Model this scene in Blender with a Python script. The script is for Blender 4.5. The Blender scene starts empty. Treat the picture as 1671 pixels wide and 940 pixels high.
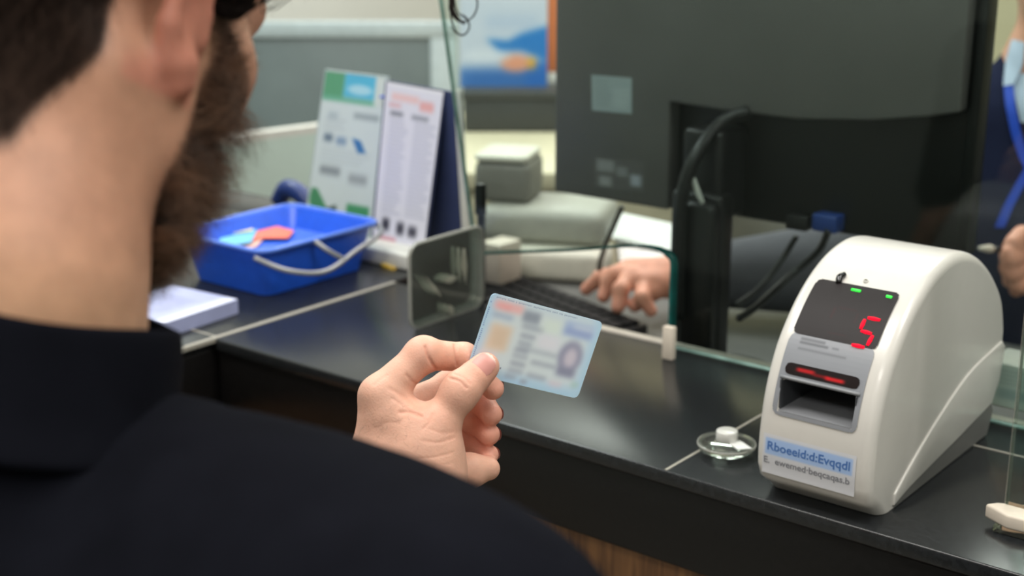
import bpy, bmesh, math, random
import numpy as np
from mathutils import Vector, Matrix

random.seed(7)
rng = np.random.default_rng(11)
SC = bpy.context.scene
COL = SC.collection

# ------------------------------------------------------------------ camera
F = 2320.0
PITCH, YAW = math.radians(16), math.radians(38.5)
ZC = 1.10                      # height of the customer counter
C = np.array([0, 0, ZC + .46])
FW = np.array([-math.sin(YAW) * math.cos(PITCH), math.cos(YAW) * math.cos(PITCH), -math.sin(PITCH)])
RT = np.array([math.cos(YAW), math.sin(YAW), 0.])
UP = np.cross(RT, FW)

def ray(x, y): return FW + RT * (x - 835.5) / F + UP * (470. - y) / F
def onz(x, y, z=ZC): d = ray(x, y); return C + d * (z - C[2]) / d[2]
def ony(x, y, Y): d = ray(x, y); return C + d * (Y - C[1]) / d[1]
def onx(x, y, X): d = ray(x, y); return C + d * (X - C[0]) / d[0]
def atd(x, y, D): return C + ray(x, y) * D

cd = bpy.data.cameras.new('camera')
cam = bpy.data.objects.new('camera', cd); COL.objects.link(cam)
cd.sensor_width = 36.; cd.lens = F * 36. / 1671.
cd.clip_start = .02
cam.matrix_world = Matrix(((RT[0], UP[0], -FW[0], C[0]), (RT[1], UP[1], -FW[1], C[1]), (RT[2], UP[2], -FW[2], C[2]), (0, 0, 0, 1)))
cd.dof.use_dof = True; cd.dof.focus_distance = .94; cd.dof.aperture_fstop = 6.2
SC.camera = cam
SC.view_settings.view_transform = 'Standard'
SC.view_settings.look = 'None'

# ------------------------------------------------------------------ materials
def lin(c):
    c = np.asarray(c, float) / 255.
    return np.where(c <= .04045, c / 12.92, ((c + .055) / 1.055) ** 2.4)

def mat(name, col=(128, 128, 128), rough=.5, metal=0., spec=.5, var=.06, vscale=60., bump=0., bscale=300., emit=None, estr=0., attr=None,
        sss=0., coat=0., trans=0., alpha=1.):
    m = bpy.data.materials.new(name); m.use_nodes = True
    nt = m.node_tree; N = nt.nodes; L = nt.links
    b = N['Principled BSDF']
    b.inputs['Roughness'].default_value = rough; b.inputs['Metallic'].default_value = metal
    b.inputs['Specular IOR Level'].default_value = spec
    b.inputs['Coat Weight'].default_value = coat; b.inputs['Coat Roughness'].default_value = .08
    tc = N.new('ShaderNodeTexCoord')
    nz = N.new('ShaderNodeTexNoise'); nz.inputs['Scale'].default_value = vscale; nz.inputs['Detail'].default_value = 4
    L.new(tc.outputs['Object'], nz.inputs['Vector'])
    mr = N.new('ShaderNodeMapRange'); mr.inputs[1].default_value = .3; mr.inputs[2].default_value = .7
    mr.inputs[3].default_value = 1 - var; mr.inputs[4].default_value = 1 + var
    L.new(nz.outputs[0], mr.inputs[0])
    mul = N.new('ShaderNodeMix'); mul.data_type = 'RGBA'; mul.blend_type = 'MULTIPLY'; mul.inputs[0].default_value = 1
    if attr:
        at = N.new('ShaderNodeAttribute'); at.attribute_name = attr
        L.new(at.outputs['Color'], mul.inputs[6])
    else:
        mul.inputs[6].default_value = (*lin(col), 1)
    L.new(mr.outputs[0], mul.inputs[7])
    L.new(mul.outputs[2], b.inputs['Base Color'])
    if bump:
        n2 = N.new('ShaderNodeTexNoise'); n2.inputs['Scale'].default_value = bscale; n2.inputs['Detail'].default_value = 3
        L.new(tc.outputs['Object'], n2.inputs['Vector'])
        bp = N.new('ShaderNodeBump'); bp.inputs['Strength'].default_value = bump; bp.inputs['Distance'].default_value = .001
        L.new(n2.outputs[0], bp.inputs['Height']); L.new(bp.outputs[0], b.inputs['Normal'])
    if emit is not None:
        b.inputs['Emission Color'].default_value = (*lin(emit), 1); b.inputs['Emission Strength'].default_value = estr
    if sss:
        b.inputs['Subsurface Weight'].default_value = sss; b.inputs['Subsurface Radius'].default_value = (1., .35, .2); b.inputs['Subsurface Scale'].default_value = .004
    if trans: b.inputs['Transmission Weight'].default_value = trans
    if alpha < 1: b.inputs['Alpha'].default_value = alpha
    return m

def glass(name, tint=(238, 246, 243), gloss=.04, ior=1.45, haze=0., hazecol=(200, 210, 208)):
    m = bpy.data.materials.new(name); m.use_nodes = True
    nt = m.node_tree; N = nt.nodes; L = nt.links
    for n in list(N): N.remove(n)
    out = N.new('ShaderNodeOutputMaterial'); tr = N.new('ShaderNodeBsdfTransparent'); tr.inputs[0].default_value = (*lin(tint), 1)
    gl = N.new('ShaderNodeBsdfGlossy'); gl.inputs['Roughness'].default_value = gloss; gl.inputs[0].default_value = (.9, .95, .93, 1)
    fr = N.new('ShaderNodeFresnel'); fr.inputs[0].default_value = ior
    mx = N.new('ShaderNodeMixShader'); L.new(fr.outputs[0], mx.inputs[0]); L.new(tr.outputs[0], mx.inputs[1]); L.new(gl.outputs[0], mx.inputs[2])
    last = mx
    if haze:
        df = N.new('ShaderNodeBsdfDiffuse'); nz = N.new('ShaderNodeTexNoise'); nz.inputs['Scale'].default_value = 25
        tc = N.new('ShaderNodeTexCoord'); L.new(tc.outputs['Object'], nz.inputs['Vector'])
        df.inputs[0].default_value = (*lin(hazecol), 1)
        mp = N.new('ShaderNodeMapRange'); mp.inputs[3].default_value = haze * .6; mp.inputs[4].default_value = haze * 1.4
        L.new(nz.outputs[0], mp.inputs[0])
        m2 = N.new('ShaderNodeMixShader'); L.new(mp.outputs[0], m2.inputs[0]); L.new(last.outputs[0], m2.inputs[1]); L.new(df.outputs[0], m2.inputs[2]); last = m2
    L.new(last.outputs[0], out.inputs[0])
    return m

M = {}
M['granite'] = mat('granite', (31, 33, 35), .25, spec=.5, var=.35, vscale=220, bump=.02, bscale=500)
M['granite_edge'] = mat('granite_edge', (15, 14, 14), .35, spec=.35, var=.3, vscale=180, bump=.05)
M['grout'] = mat('grout', (150, 146, 136), .6)
M['trim'] = mat('trim', (198, 190, 178), .5)
M['wood'] = mat('wood', (128, 88, 54), .5, var=.15)
M['desk'] = mat('desk', (92, 92, 90), .4)
M['white_plastic'] = mat('white_plastic', (207, 204, 198), .28, var=.015, coat=.25)
M['grey_plastic'] = mat('grey_plastic', (128, 130, 134), .4, var=.03)
M['base_grey'] = mat('base_grey', (104, 103, 101), .45, var=.03)
M['dark_tray'] = mat('dark_tray', (66, 68, 72), .4, var=.03)
M['black_gloss'] = mat('black_gloss', (14, 14, 15), .12, var=.05)
M['black_plastic'] = mat('black_plastic', (20, 20, 21), .38, var=.08)
M['shell_grey'] = mat('shell_grey', (90, 88, 86), .45, var=.06, vscale=12)
M['shell_black'] = mat('shell_black', (9, 10, 10), .4, var=.1)
M['red_led'] = mat('red_led', (200, 10, 30), .6, spec=.1, emit=(255, 18, 48), estr=1.1)
M['display_dark'] = mat('display_dark', rough=.5, attr='Col', var=.04, spec=.2)
M['red_dim'] = mat('red_dim', (40, 24, 25), .8, spec=.1, emit=(255, 20, 30), estr=.006)
M['red_glow'] = mat('red_glow', (150, 14, 14), .4, emit=(255, 30, 30), estr=.35)
M['green_led'] = mat('green_led', (40, 220, 60), .4, emit=(40, 240, 60), estr=1.0)
M['glass'] = glass('glass', (242, 248, 246), .02, 1.22, .0)
M['glass_edge'] = mat('glass_edge', (16, 88, 84), .25, var=.25, emit=(10, 66, 62), estr=.15)
M['glass_edge_pale'] = mat('glass_edge_pale', (120, 150, 142), .2, var=.3)
M['acrylic'] = glass('acrylic', (244, 245, 242), .05, 1.4, .035, (215, 212, 204))
M['acrylic_edge'] = mat('acrylic_edge', (190, 190, 182), .2, alpha=.5)
M['beige_clamp'] = mat('beige_clamp', (214, 203, 188), .5)
M['steel'] = mat('steel', (196, 194, 190), .25, metal=.9)
M['wire'] = mat('wire', (150, 152, 156), .35, metal=.3)
M['blue_plastic'] = mat('blue_plastic', (34, 92, 216), .35, var=.06)
M['paper'] = mat('paper', (226, 226, 224), .7)
M['lilac_paper'] = mat('lilac_paper', (160, 166, 204), .5)
M['navy_board'] = mat('navy_board', (52, 62, 98), .5)
M['stand_white'] = mat('stand_white', (214, 214, 206), .35)
M['paint'] = mat('paint', rough=.42, attr='Col', var=.01)
M['paint_gloss'] = mat('paint_gloss', rough=.3, attr='Col', var=.01, coat=.2)
M['skin'] = mat('skin', rough=.5, attr='Col', var=.10, vscale=70, bump=.22, bscale=750, sss=.12, spec=.4)
M['hair_dark'] = mat('hair_dark', (20, 15, 13), .7, spec=.05, var=.3)
M['beard_hair'] = mat('beard_hair', rough=.5, attr='Col', var=.1, vscale=400, spec=.35)
M['polo'] = mat('polo', (16, 17, 23), .95, spec=.03, var=.12, vscale=40, bump=.3, bscale=1400)
M['trouser'] = mat('trouser', (40, 42, 50), .85)
M['leather'] = mat('leather', (24, 20, 18), .5)
M['navy_knit'] = mat('navy_knit', (34, 38, 60), .95, spec=.05, bump=.3, bscale=900)
M['grey_sleeve'] = mat('grey_sleeve', (92, 92, 98), .9, spec=.15)
M['collar_blue'] = mat('collar_blue', (176, 192, 212), .8)
M['lanyard_blue'] = mat('lanyard_blue', (24, 72, 190), .6)
M['pale_grey'] = mat('pale_grey', (168, 167, 158), .5)
M['cream'] = mat('cream', (206, 204, 190), .5)
M['mid_grey'] = mat('mid_grey', (118, 117, 110), .5)
M['wall'] = mat('wall', (206, 210, 206), .8, var=.03, vscale=3)
M['wall_y'] = mat('wall_y', (196, 188, 156), .8, var=.04, vscale=3)
M['ceiling'] = mat('ceiling', (232, 232, 228), .9)
M['floor'] = mat('floor', (150, 146, 138), .5, var=.08, vscale=4)
M['frost'] = mat('frost', (98, 110, 110), .35, var=.12, vscale=6)
M['frost_frame'] = mat('frost_frame', (168, 182, 184), .4)
M['pale_green'] = mat('pale_green', (198, 216, 206), .4, var=.03, vscale=8)
M['orange'] = mat('orange', (206, 120, 74), .6)
M['dark_box'] = mat('dark_box', (58, 60, 60), .5)
M['beige_desk'] = mat('beige_desk', (204, 194, 166), .55)
M['tag_white'] = mat('tag_white', (196, 196, 190), .5)
M['blue_plug'] = mat('blue_plug', (28, 60, 130), .4)
def spec_by_tone(m):
    nt = m.node_tree; N = nt.nodes; L = nt.links
    at = N.new('ShaderNodeAttribute'); at.attribute_name = 'Col'
    bw = N.new('ShaderNodeRGBToBW'); mr = N.new('ShaderNodeMapRange'); mr.inputs[1].default_value = .01; mr.inputs[2].default_value = .12; mr.inputs[3].default_value = .03; mr.inputs[4].default_value = .38
    L.new(at.outputs['Color'], bw.inputs[0]); L.new(bw.outputs[0], mr.inputs[0]); L.new(mr.outputs[0], N['Principled BSDF'].inputs['Specular IOR Level'])
spec_by_tone(M['skin'])
M['pane_edge_faint'] = mat('pane_edge_faint', (178, 176, 164), .3, alpha=.22)
M['nail'] = mat('nail', (232, 190, 178), .28, var=.03)
M['eye_white'] = mat('eye_white', (230, 226, 222), .2)

# ------------------------------------------------------------------ object helpers
ROOT = {}
def tag(o, label, cat, group=None):
    o['label'] = label; o['category'] = cat
    if group: o['group'] = group
    return o

def thing(name, label, cat, loc, group=None):
    o = bpy.data.objects.new(name, None); COL.objects.link(o); o.location = Vector([float(t) for t in loc])
    o.empty_display_size = .02
    ROOT[o.name] = np.array([float(t) for t in loc])
    return tag(o, label, cat, group)

def obj(name, vf, m, parent=None, smooth=True, col=None, label=None, sharp=None):
    v, f = vf
    v = np.asarray(v, float)
    base = np.zeros(3)
    if parent is not None:
        p = parent
        while p.parent is not None: p = p.parent
        base = ROOT.get(p.name, np.zeros(3))
    me = bpy.data.meshes.new(name)
    if isinstance(f, np.ndarray):
        f = f.tolist()
    me.from_pydata((v - base).tolist(), [], f)
    me.update()
    if smooth:
        me.polygons.foreach_set('use_smooth', [True] * len(me.polygons))
    if sharp:
        me.set_sharp_from_angle(angle=math.radians(sharp))
    if col is not None:
        a = me.color_attributes.new('Col', 'FLOAT_COLOR', 'POINT')
        cc = np.ones((len(v), 4), np.float32); cc[:, :3] = col
        a.data.foreach_set('color', cc.ravel())
    me.materials.append(M[m] if isinstance(m, str) else m)
    o = bpy.data.objects.new(name, me); COL.objects.link(o)
    if parent is not None:
        o.parent = parent
    if label: o['label'] = label
    return o

def solo(name, vf, m, label, cat, group=None, **k):
    o = obj(name, vf, m, None, **k)
    return tag(o, label, cat, group)

def struct(name, vf, m, **k):
    o = obj(name, vf, m, None, smooth=False, **k); o['kind'] = 'structure'; return o

def join(*parts):
    V = []; Fs = []; n = 0
    for v, f in parts:
        v = np.asarray(v, float); V.append(v)
        for q in (f.tolist() if isinstance(f, np.ndarray) else f): Fs.append([i + n for i in q])
        n += len(v)
    return np.concatenate(V), Fs

def from_bm(bm):
    bm.verts.ensure_lookup_table()
    v = np.array([tuple(x.co) for x in bm.verts]); idx = {x: i for i, x in enumerate(bm.verts)}
    f = [[idx[q] for q in p.verts] for p in bm.faces]
    bm.free(); return v, f

def box(x0, x1, y0, y1, z0, z1, bev=.0015, seg=2):
    bm = bmesh.new(); bmesh.ops.create_cube(bm, size=1)
    for v in bm.verts:
        v.co = ((x0 + x1) / 2 + v.co.x * (x1 - x0), (y0 + y1) / 2 + v.co.y * (y1 - y0), (z0 + z1) / 2 + v.co.z * (z1 - z0))
    if bev: bmesh.ops.bevel(bm, geom=bm.edges[:], offset=bev, segments=seg, affect='EDGES', profile=.5)
    return from_bm(bm)

def prism(poly, frame, depth, bev=0., seg=2, both=True):
    """polygon (a,b pairs) in plane frame=(origin,ea,eb,en), extruded along en by depth"""
    o, ea, eb, en = [np.asarray(t, float) for t in frame]
    bm = bmesh.new()
    vs = [bm.verts.new(tuple(o + ea * a + eb * b)) for a, b in poly]
    fc = bm.faces.new(vs)
    r = bmesh.ops.extrude_face_region(bm, geom=[fc])
    nv = [e for e in r['geom'] if isinstance(e, bmesh.types.BMVert)]
    bmesh.ops.translate(bm, verts=nv, vec=Vector(en * depth))
    bmesh.ops.recalc_face_normals(bm, faces=bm.faces[:])
    if bev:
        ed = [e for e in bm.edges if len(e.link_faces) == 2 and e.calc_face_angle(0) > .6]
        bmesh.ops.bevel(bm, geom=ed, offset=bev, segments=seg, affect='EDGES', profile=.5)
    return from_bm(bm)

def rrect(w, h, r, n=6, cx=0, cy=0):
    pts = []
    for sx, sy, a0 in ((1, 1, 0), (-1, 1, 90), (-1, -1, 180), (1, -1, 270)):
        for i in range(n + 1):
            a = math.radians(a0 + 90 * i / n)
            pts.append((cx + sx * (w / 2 - r) + r * math.cos(a), cy + sy * (h / 2 - r) + r * math.sin(a)))
    return pts

def catmull(P, n=12, closed=False):
    P = np.asarray(P, float)
    if closed: Q = np.concatenate([P[-1:], P, P[:2]])
    else: Q = np.concatenate([2 * P[:1] - P[1:2], P, 2 * P[-1:] - P[-2:-1]])
    out = []
    for i in range(len(Q) - 3):
        p0, p1, p2, p3 = Q[i:i + 4]
        for t in np.linspace(0, 1, n, endpoint=False):
            out.append(.5 * ((2 * p1) + (-p0 + p2) * t + (2 * p0 - 5 * p1 + 4 * p2 - p3) * t * t + (-p0 + 3 * p1 - 3 * p2 + p3) * t ** 3))
    if not closed: out.append(P[-1])
    return np.array(out)

def tube(P, r, n=10, smoothn=8, flat=None):
    P = np.asarray(P, float)
    if smoothn: P = catmull(P, smoothn)
    rr = np.broadcast_to(np.asarray(r, float), (len(P),)) if np.ndim(r) == 0 else np.interp(np.linspace(0, 1, len(P)), np.linspace(0, 1, len(r)), r)
    T = np.gradient(P, axis=0); T /= np.linalg.norm(T, axis=1)[:, None] + 1e-12
    a = np.array([0, 0, 1.]) if abs(T[0, 2]) < .9 else np.array([1., 0, 0])
    V = []; prev = a
    for i in range(len(P)):
        b = prev - T[i] * (prev @ T[i]); b /= np.linalg.norm(b) + 1e-12; c = np.cross(T[i], b); prev = b
        for k in range(n):
            t = 2 * math.pi * k / n
            fb = flat if flat else 1.
            V.append(P[i] + rr[i] * (math.cos(t) * b + math.sin(t) * c * fb))
    Fs = []
    for i in range(len(P) - 1):
        for k in range(n):
            Fs.append([i * n + k, i * n + (k + 1) % n, (i + 1) * n + (k + 1) % n, (i + 1) * n + k])
    Fs.append(list(range(n))[::-1]); Fs.append([(len(P) - 1) * n + k for k in range(n)])
    return np.array(V), Fs

def lathe(prof, c, n=40):
    V = []; Fs = []; m = len(prof)
    for k in range(n):
        t = 2 * math.pi * k / n
        for r, z in prof: V.append((c[0] + r * math.cos(t), c[1] + r * math.sin(t), c[2] + z))
    for k in range(n):
        for i in range(m - 1):
            Fs.append([k * m + i, ((k + 1) % n) * m + i, ((k + 1) % n) * m + i + 1, k * m + i + 1])
    return np.array(V), Fs

def text_mesh(s, frame, h, extr=.0001):
    """frame = origin (left baseline), ex, ey, en ; h = cap size"""
    cu = bpy.data.curves.new('lettering', 'FONT'); cu.body = s; cu.size = 1.; cu.resolution_u = 3; cu.offset = .018
    ob = bpy.data.objects.new('lettering', cu); COL.objects.link(ob)
    dg = bpy.context.evaluated_depsgraph_get(); dg.update()
    me = bpy.data.meshes.new_from_object(ob.evaluated_get(dg))
    v = np.array([tuple(q.co) for q in me.vertices]); f = [list(p.vertices) for p in me.polygons]
    bpy.data.objects.remove(ob); bpy.data.curves.remove(cu); bpy.data.meshes.remove(me)
    return v, f

# ------------------------------------------------------------------ painted panels (vertex colours on a dense grid)
class Canvas:
    def __init__(s, w, h, bg):
        s.w, s.h = w, h; s.a = np.ones((h, w, 3)) * np.asarray(bg, float)
        s.Y, s.X = np.mgrid[0:h, 0:w]; s.X = (s.X + .5) / w; s.Y = (s.Y + .5) / h
    def put(s, mask, col, op=1.):
        mk = (mask * op)[..., None]; s.a = s.a * (1 - mk) + np.asarray(col, float) * mk
    def rect(s, x0, y0, x1, y1, col, soft=.01, op=1., asp=1.):
        e = soft
        mx = np.clip((s.X - x0) / e + .5, 0, 1) * np.clip((x1 - s.X) / e + .5, 0, 1)
        ey = soft * asp
        my = np.clip((s.Y - y0) / ey + .5, 0, 1) * np.clip((y1 - s.Y) / ey + .5, 0, 1)
        s.put(mx * my, col, op)
    def ell(s, cx, cy, rx, ry, col, soft=.3, op=1.):
        d = np.sqrt(((s.X - cx) / rx) ** 2 + ((s.Y - cy) / ry) ** 2)
        s.put(np.clip((1 - d) / soft + .5, 0, 1), col, op)
    def poly(s, pts, col, op=1.):
        ins = np.zeros(s.X.shape, bool); n = len(pts)
        for i in range(n):
            (xa, ya), (xb, yb) = pts[i], pts[(i + 1) % n]
            if ya == yb: continue
            cr = ((ya > s.Y) != (yb > s.Y)) & (s.X < (xb - xa) * (s.Y - ya) / (yb - ya) + xa)
            ins ^= cr
        s.put(ins.astype(float), col, op)
    def lines(s, x0, y0, x1, y1, n, col, op=.5, seed=0, fill=.5):
        r = np.random.default_rng(seed)
        hh = (y1 - y0) / n
        for i in range(n):
            yy = y0 + i * hh
            s.rect(x0, yy, x0 + (x1 - x0) * r.uniform(.7, 1), yy + hh * fill, col, .004, op)
    def blur(s, k):
        ker = np.exp(-.5 * (np.arange(-3 * k, 3 * k + 1) / k) ** 2); ker /= ker.sum(); p = 3 * k
        for ax in (0, 1):
            pad = [(0, 0)] * 3; pad[ax] = (p, p)
            q = np.pad(s.a, pad, mode='edge')
            s.a = sum(ker[i] * np.take(q, range(i, i + s.a.shape[ax]), axis=ax) for i in range(2 * p + 1))

def panel(cv, fn, mask=None):
    """grid mesh from canvas; fn(u,v)->world points (u right 0..1, v down 0..1)"""
    w, h = cv.w, cv.h
    U, V = np.meshgrid(np.linspace(0, 1, w), np.linspace(0, 1, h))
    P = fn(U.ravel(), V.ravel())
    I = np.arange(w * h).reshape(h, w)
    Q = np.stack([I[:-1, :-1], I[1:, :-1], I[1:, 1:], I[:-1, 1:]], -1).reshape(-1, 4)
    colr = lin(np.clip(cv.a, 0, 255)).reshape(-1, 3)
    if mask is not None:
        k = mask(U.ravel(), V.ravel())
        Q = Q[k[Q].all(1)]
        used = np.zeros(w * h, bool); used[Q.ravel()] = True
        mp = np.cumsum(used) - 1
        P = P[used]; colr = colr[used]; Q = mp[Q]
    return (P, Q), colr

def quadmap(TL, TR, BR, BL):
    TL, TR, BR, BL = [np.asarray(t, float) for t in (TL, TR, BR, BL)]
    return lambda u, v: (TL * (1 - u[:, None]) * (1 - v[:, None]) + TR * u[:, None] * (1 - v[:, None]) + BR * u[:, None] * v[:, None] + BL * (1 - u[:, None]) * v[:, None])

# ------------------------------------------------------------------ implicit surfaces
def smin(a, b, k):
    if k <= 0: return np.minimum(a, b)
    h = np.clip(k - np.abs(a - b), 0, None) / k
    return np.minimum(a, b) - h * h * k * .25
def smax(a, b, k): return -smin(-a, -b, k)

class Sdf:
    def __init__(s): s.p = []
    def rc(s, a, b, ra, rb, k=.01, sub=False):
        s.p.append(('rc', np.asarray(a, np.float32), np.asarray(b, np.float32), ra, rb, k, sub)); return s
    def el(s, c, r, R=None, k=.01, sub=False):
        R = np.eye(3) if R is None else np.asarray(R)
        s.p.append(('el', np.asarray(c, np.float32), np.asarray(r, np.float32), R.astype(np.float32), 0, k, sub)); return s
    def chain(s, pts, k=.006, k0=None):
        for i in range(len(pts) - 1):
            (a, ra), (b, rb) = pts[i], pts[i + 1]
            s.rc(a, b, ra, rb, k if (i or k0 is None) else k0)
        return s
    def __call__(s, P):
        d = np.full(len(P), 9., np.float32)
        for q in s.p:
            if q[0] == 'rc':
                _, a, b, ra, rb, k, sub = q
                ab = b - a; t = np.clip(((P - a) @ ab) / max(float(ab @ ab), 1e-12), 0, 1)
                e = P - a - t[:, None] * ab
                x = np.sqrt(np.einsum('ij,ij->i', e, e)) - (ra + (rb - ra) * t)
            else:
                _, c, r, R, _, k, sub = q
                l = (P - c) @ R
                k0 = np.sqrt((((l / r) ** 2)).sum(1)); k1 = np.sqrt((((l / (r * r)) ** 2)).sum(1)) + 1e-9
                x = k0 * (k0 - 1) / k1
            d = smax(d, -x, k) if sub else smin(d, x, k)
        return d

def polygonize(f, lo, hi, h, clip=None):
    lo = np.asarray(lo, float); hi = np.asarray(hi, float)
    B = 6
    nb = np.maximum(np.ceil((hi - lo) / (h * B)).astype(int), 1)
    n = nb * B + 1
    # coarse
    cg = np.stack(np.meshgrid(*[np.arange(k) for k in nb], indexing='ij'), -1).reshape(-1, 3)
    cc = lo + (cg + .5) * h * B
    dc = f(cc.astype(np.float32))
    G = np.zeros(n, np.float32)
    for ax in range(1):
        Gc = np.repeat(np.repeat(np.repeat(dc.reshape(nb), B, 0), B, 1), B, 2)
        G[:-1, :-1, :-1] = Gc
        G[-1] = G[-2]; G[:, -1] = G[:, -2]; G[:, :, -1] = G[:, :, -2]
    near = np.abs(dc) < h * B * 1.6
    mask = np.zeros(n, bool)
    nbm = near.reshape(nb)
    mk = np.repeat(np.repeat(np.repeat(nbm, B, 0), B, 1), B, 2)
    for dx in (0, 1):
        for dy in (0, 1):
            for dz in (0, 1):
                mask[dx:dx + mk.shape[0], dy:dy + mk.shape[1], dz:dz + mk.shape[2]] |= mk
    idx = np.argwhere(mask)
    vals = np.empty(len(idx), np.float32)
    for i in range(0, len(idx), 400000):
        vals[i:i + 400000] = f((lo + idx[i:i + 400000] * h).astype(np.float32))
    G[mask] = vals
    S = G < 0
    cnt = sum(S[dx:n[0] - 1 + dx, dy:n[1] - 1 + dy, dz:n[2] - 1 + dz].astype(np.int8) for dx in (0, 1) for dy in (0, 1) for dz in (0, 1))
    act = np.argwhere((cnt > 0) & (cnt < 8))
    vid = np.full(np.array(n) - 1, -1, np.int64); vid[tuple(act.T)] = np.arange(len(act))
    cor = [(dx, dy, dz) for dx in (0, 1) for dy in (0, 1) for dz in (0, 1)]
    cv = np.stack([G[act[:, 0] + c[0], act[:, 1] + c[1], act[:, 2] + c[2]] for c in cor], 1)
    acc = np.zeros((len(act), 3)); num = np.zeros(len(act))
    for i in range(8):
        for j in range(i + 1, 8):
            if sum(abs(cor[i][k] - cor[j][k]) for k in range(3)) != 1: continue
            a, b = cv[:, i], cv[:, j]; x = (a < 0) != (b < 0)
            t = np.where(x, a / np.where(x, a - b, 1), 0)
            p = np.array(cor[i]) + t[:, None] * (np.array(cor[j]) - np.array(cor[i]))
            acc += p * x[:, None]; num += x
    V = lo + (act + acc / num[:, None]) * h
    Q = []
    for ax in range(3):
        b_, c_ = (ax + 1) % 3, (ax + 2) % 3
        sl0 = [slice(None)] * 3; sl1 = [slice(None)] * 3
        sl0[ax] = slice(0, -1); sl1[ax] = slice(1, None)
        e = np.argwhere(S[tuple(sl0)] != S[tuple(sl1)])
        ok = (e[:, b_] > 0) & (e[:, c_] > 0) & (e[:, b_] < n[b_] - 1) & (e[:, c_] < n[c_] - 1)
        e = e[ok]
        def cell(db, dc_):
            q = e.copy(); q[:, b_] -= db; q[:, c_] -= dc_; return vid[tuple(q.T)]
        q = np.stack([cell(1, 1), cell(0, 1), cell(0, 0), cell(1, 0)], 1)
        neg = S[tuple(e.T)]
        q[~neg] = q[~neg][:, ::-1]
        Q.append(q[(q >= 0).all(1)])
    Q = np.concatenate(Q)
    for _ in range(2):   # project to the surface
        P = V.astype(np.float32); d = f(P); g = np.zeros_like(V); ee = h * .3
        for k in range(3):
            o = np.zeros(3, np.float32); o[k] = ee
            g[:, k] = (f(P + o) - f(P - o)) / (2 * ee)
        V = V - np.clip(d, -h, h)[:, None] * g / np.maximum((g * g).sum(1), .25)[:, None]
    nrm = g / (np.linalg.norm(g, axis=1)[:, None] + 1e-9)
    if clip is not None:
        k = clip(V); Q = Q[k[Q].all(1)]
        used = np.zeros(len(V), bool); used[Q.ravel()] = True; mp = np.cumsum(used) - 1
        V, nrm, Q = V[used], nrm[used], mp[Q]
    return V, Q, nrm

def sstep(a, b, x):
    t = np.clip((x - a) / (b - a), 0, 1); return t * t * (3 - 2 * t)

def strands(P, Dr, L, r, seg=4, curl=.0, sag=0.):
    """tapered three-sided hairs rooted at P along Dr"""
    n = len(P); P = np.asarray(P); Dr = Dr / np.linalg.norm(Dr, axis=1)[:, None]
    a = np.cross(Dr, rng.normal(size=(n, 3))); a /= np.linalg.norm(a, axis=1)[:, None] + 1e-9
    b = np.cross(Dr, a)
    ph = rng.uniform(0, 6.28, n); tw = rng.uniform(.6, 1.4, n)
    V = np.zeros((n, seg + 1, 3, 3))
    for i in range(seg + 1):
        t = i / seg
        cpos = P + Dr * (L * t)[:, None] + a * (curl * L * t * np.sin(ph + tw * 5 * t))[:, None] + b * (curl * L * t * np.cos(ph + tw * 5 * t))[:, None]
        cpos[:, 2] -= sag * L * t * t
        rr = r * (1 - .85 * t)
        for k in range(3):
            an = 2.094 * k
            V[:, i, k] = cpos + rr * (a * math.cos(an) + b * math.sin(an))
    base = (np.arange(n) * (seg + 1) * 3)[:, None, None, None]
    i = np.arange(seg)[None, :, None, None]; k = np.arange(3)[None, None, :, None]
    q = np.concatenate([base + i * 3 + k, base + i * 3 + (k + 1) % 3, base + (i + 1) * 3 + (k + 1) % 3, base + (i + 1) * 3 + k], -1).reshape(-1, 4)
    return V.reshape(-1, 3), q
# ================================================================== room
struct('floor', box(-3.7, 2.6, -2.2, 4.6, -.1, 0, 0), 'floor')
struct('ceiling', box(-3.7, 2.6, -2.2, 4.6, 2.75, 2.85, 0), 'ceiling')
struct('wall_back', box(-3.7, 2.6, 4.5, 4.6, 0, 2.75, 0), 'wall_y')
struct('wall_left', box(-3.7, -3.6, -2.2, 4.5, 0, 2.75, 0), 'wall')
struct('wall_right', box(2.5, 2.6, -2.2, 4.5, 0, 2.75, 0), 'wall')
struct('wall_front', box(-3.6, 2.5, -2.2, -2.1, 0, 2.75, 0), 'wall')

# ================================================================== customer counter
T = ZC
ct = thing('service_counter', 'long black granite tiled customer counter with a wooden front panel', 'counter', (-.5, 1.05, 0))
obj('worktop', join(box(-1.122, 1.3, .912, 1.189, T - .013, T, .002), box(-2.4, -1.128, .66, 1.325, T - .013, T, .002), box(-2.4, -1.215, 1.3255, 1.42, T - .013, T, .002)), 'granite', ct)
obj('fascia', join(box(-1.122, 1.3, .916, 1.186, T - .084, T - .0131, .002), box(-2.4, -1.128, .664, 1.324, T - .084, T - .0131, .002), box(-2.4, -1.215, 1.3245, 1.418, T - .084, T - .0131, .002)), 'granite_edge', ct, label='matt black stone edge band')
obj('front_panel', join(box(-1.122, 1.3, .934, 1.17, .0, T - .0841, .001), box(-2.4, -1.14, .70, 1.32, 0, T - .0841, .001)), None or 'wood', ct, label='brown wood front panel')
g = .0004
obj('tile_joint', box(-.5685, -.5660, .9135, 1.12, T, T + g, 0), 'grout', ct, False)
obj('tile_joint', box(-.566, 1.29, 1.1195, 1.122, T, T + g, 0), 'grout', ct, False)
obj('tile_joint', box(-1.1275, -1.1215, .70, 1.189, T - .004, T + g, 0), 'grout', ct, False)
obj('tile_joint', box(-2.39, -1.1275, .916, .9185, T, T + g, 0), 'grout', ct, False)
obj('rear_trim', box(-.979, 1.28, 1.189, 1.199, T - .04, T + .002, .001), 'trim', ct, label='pale trim along the rear edge')

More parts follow.
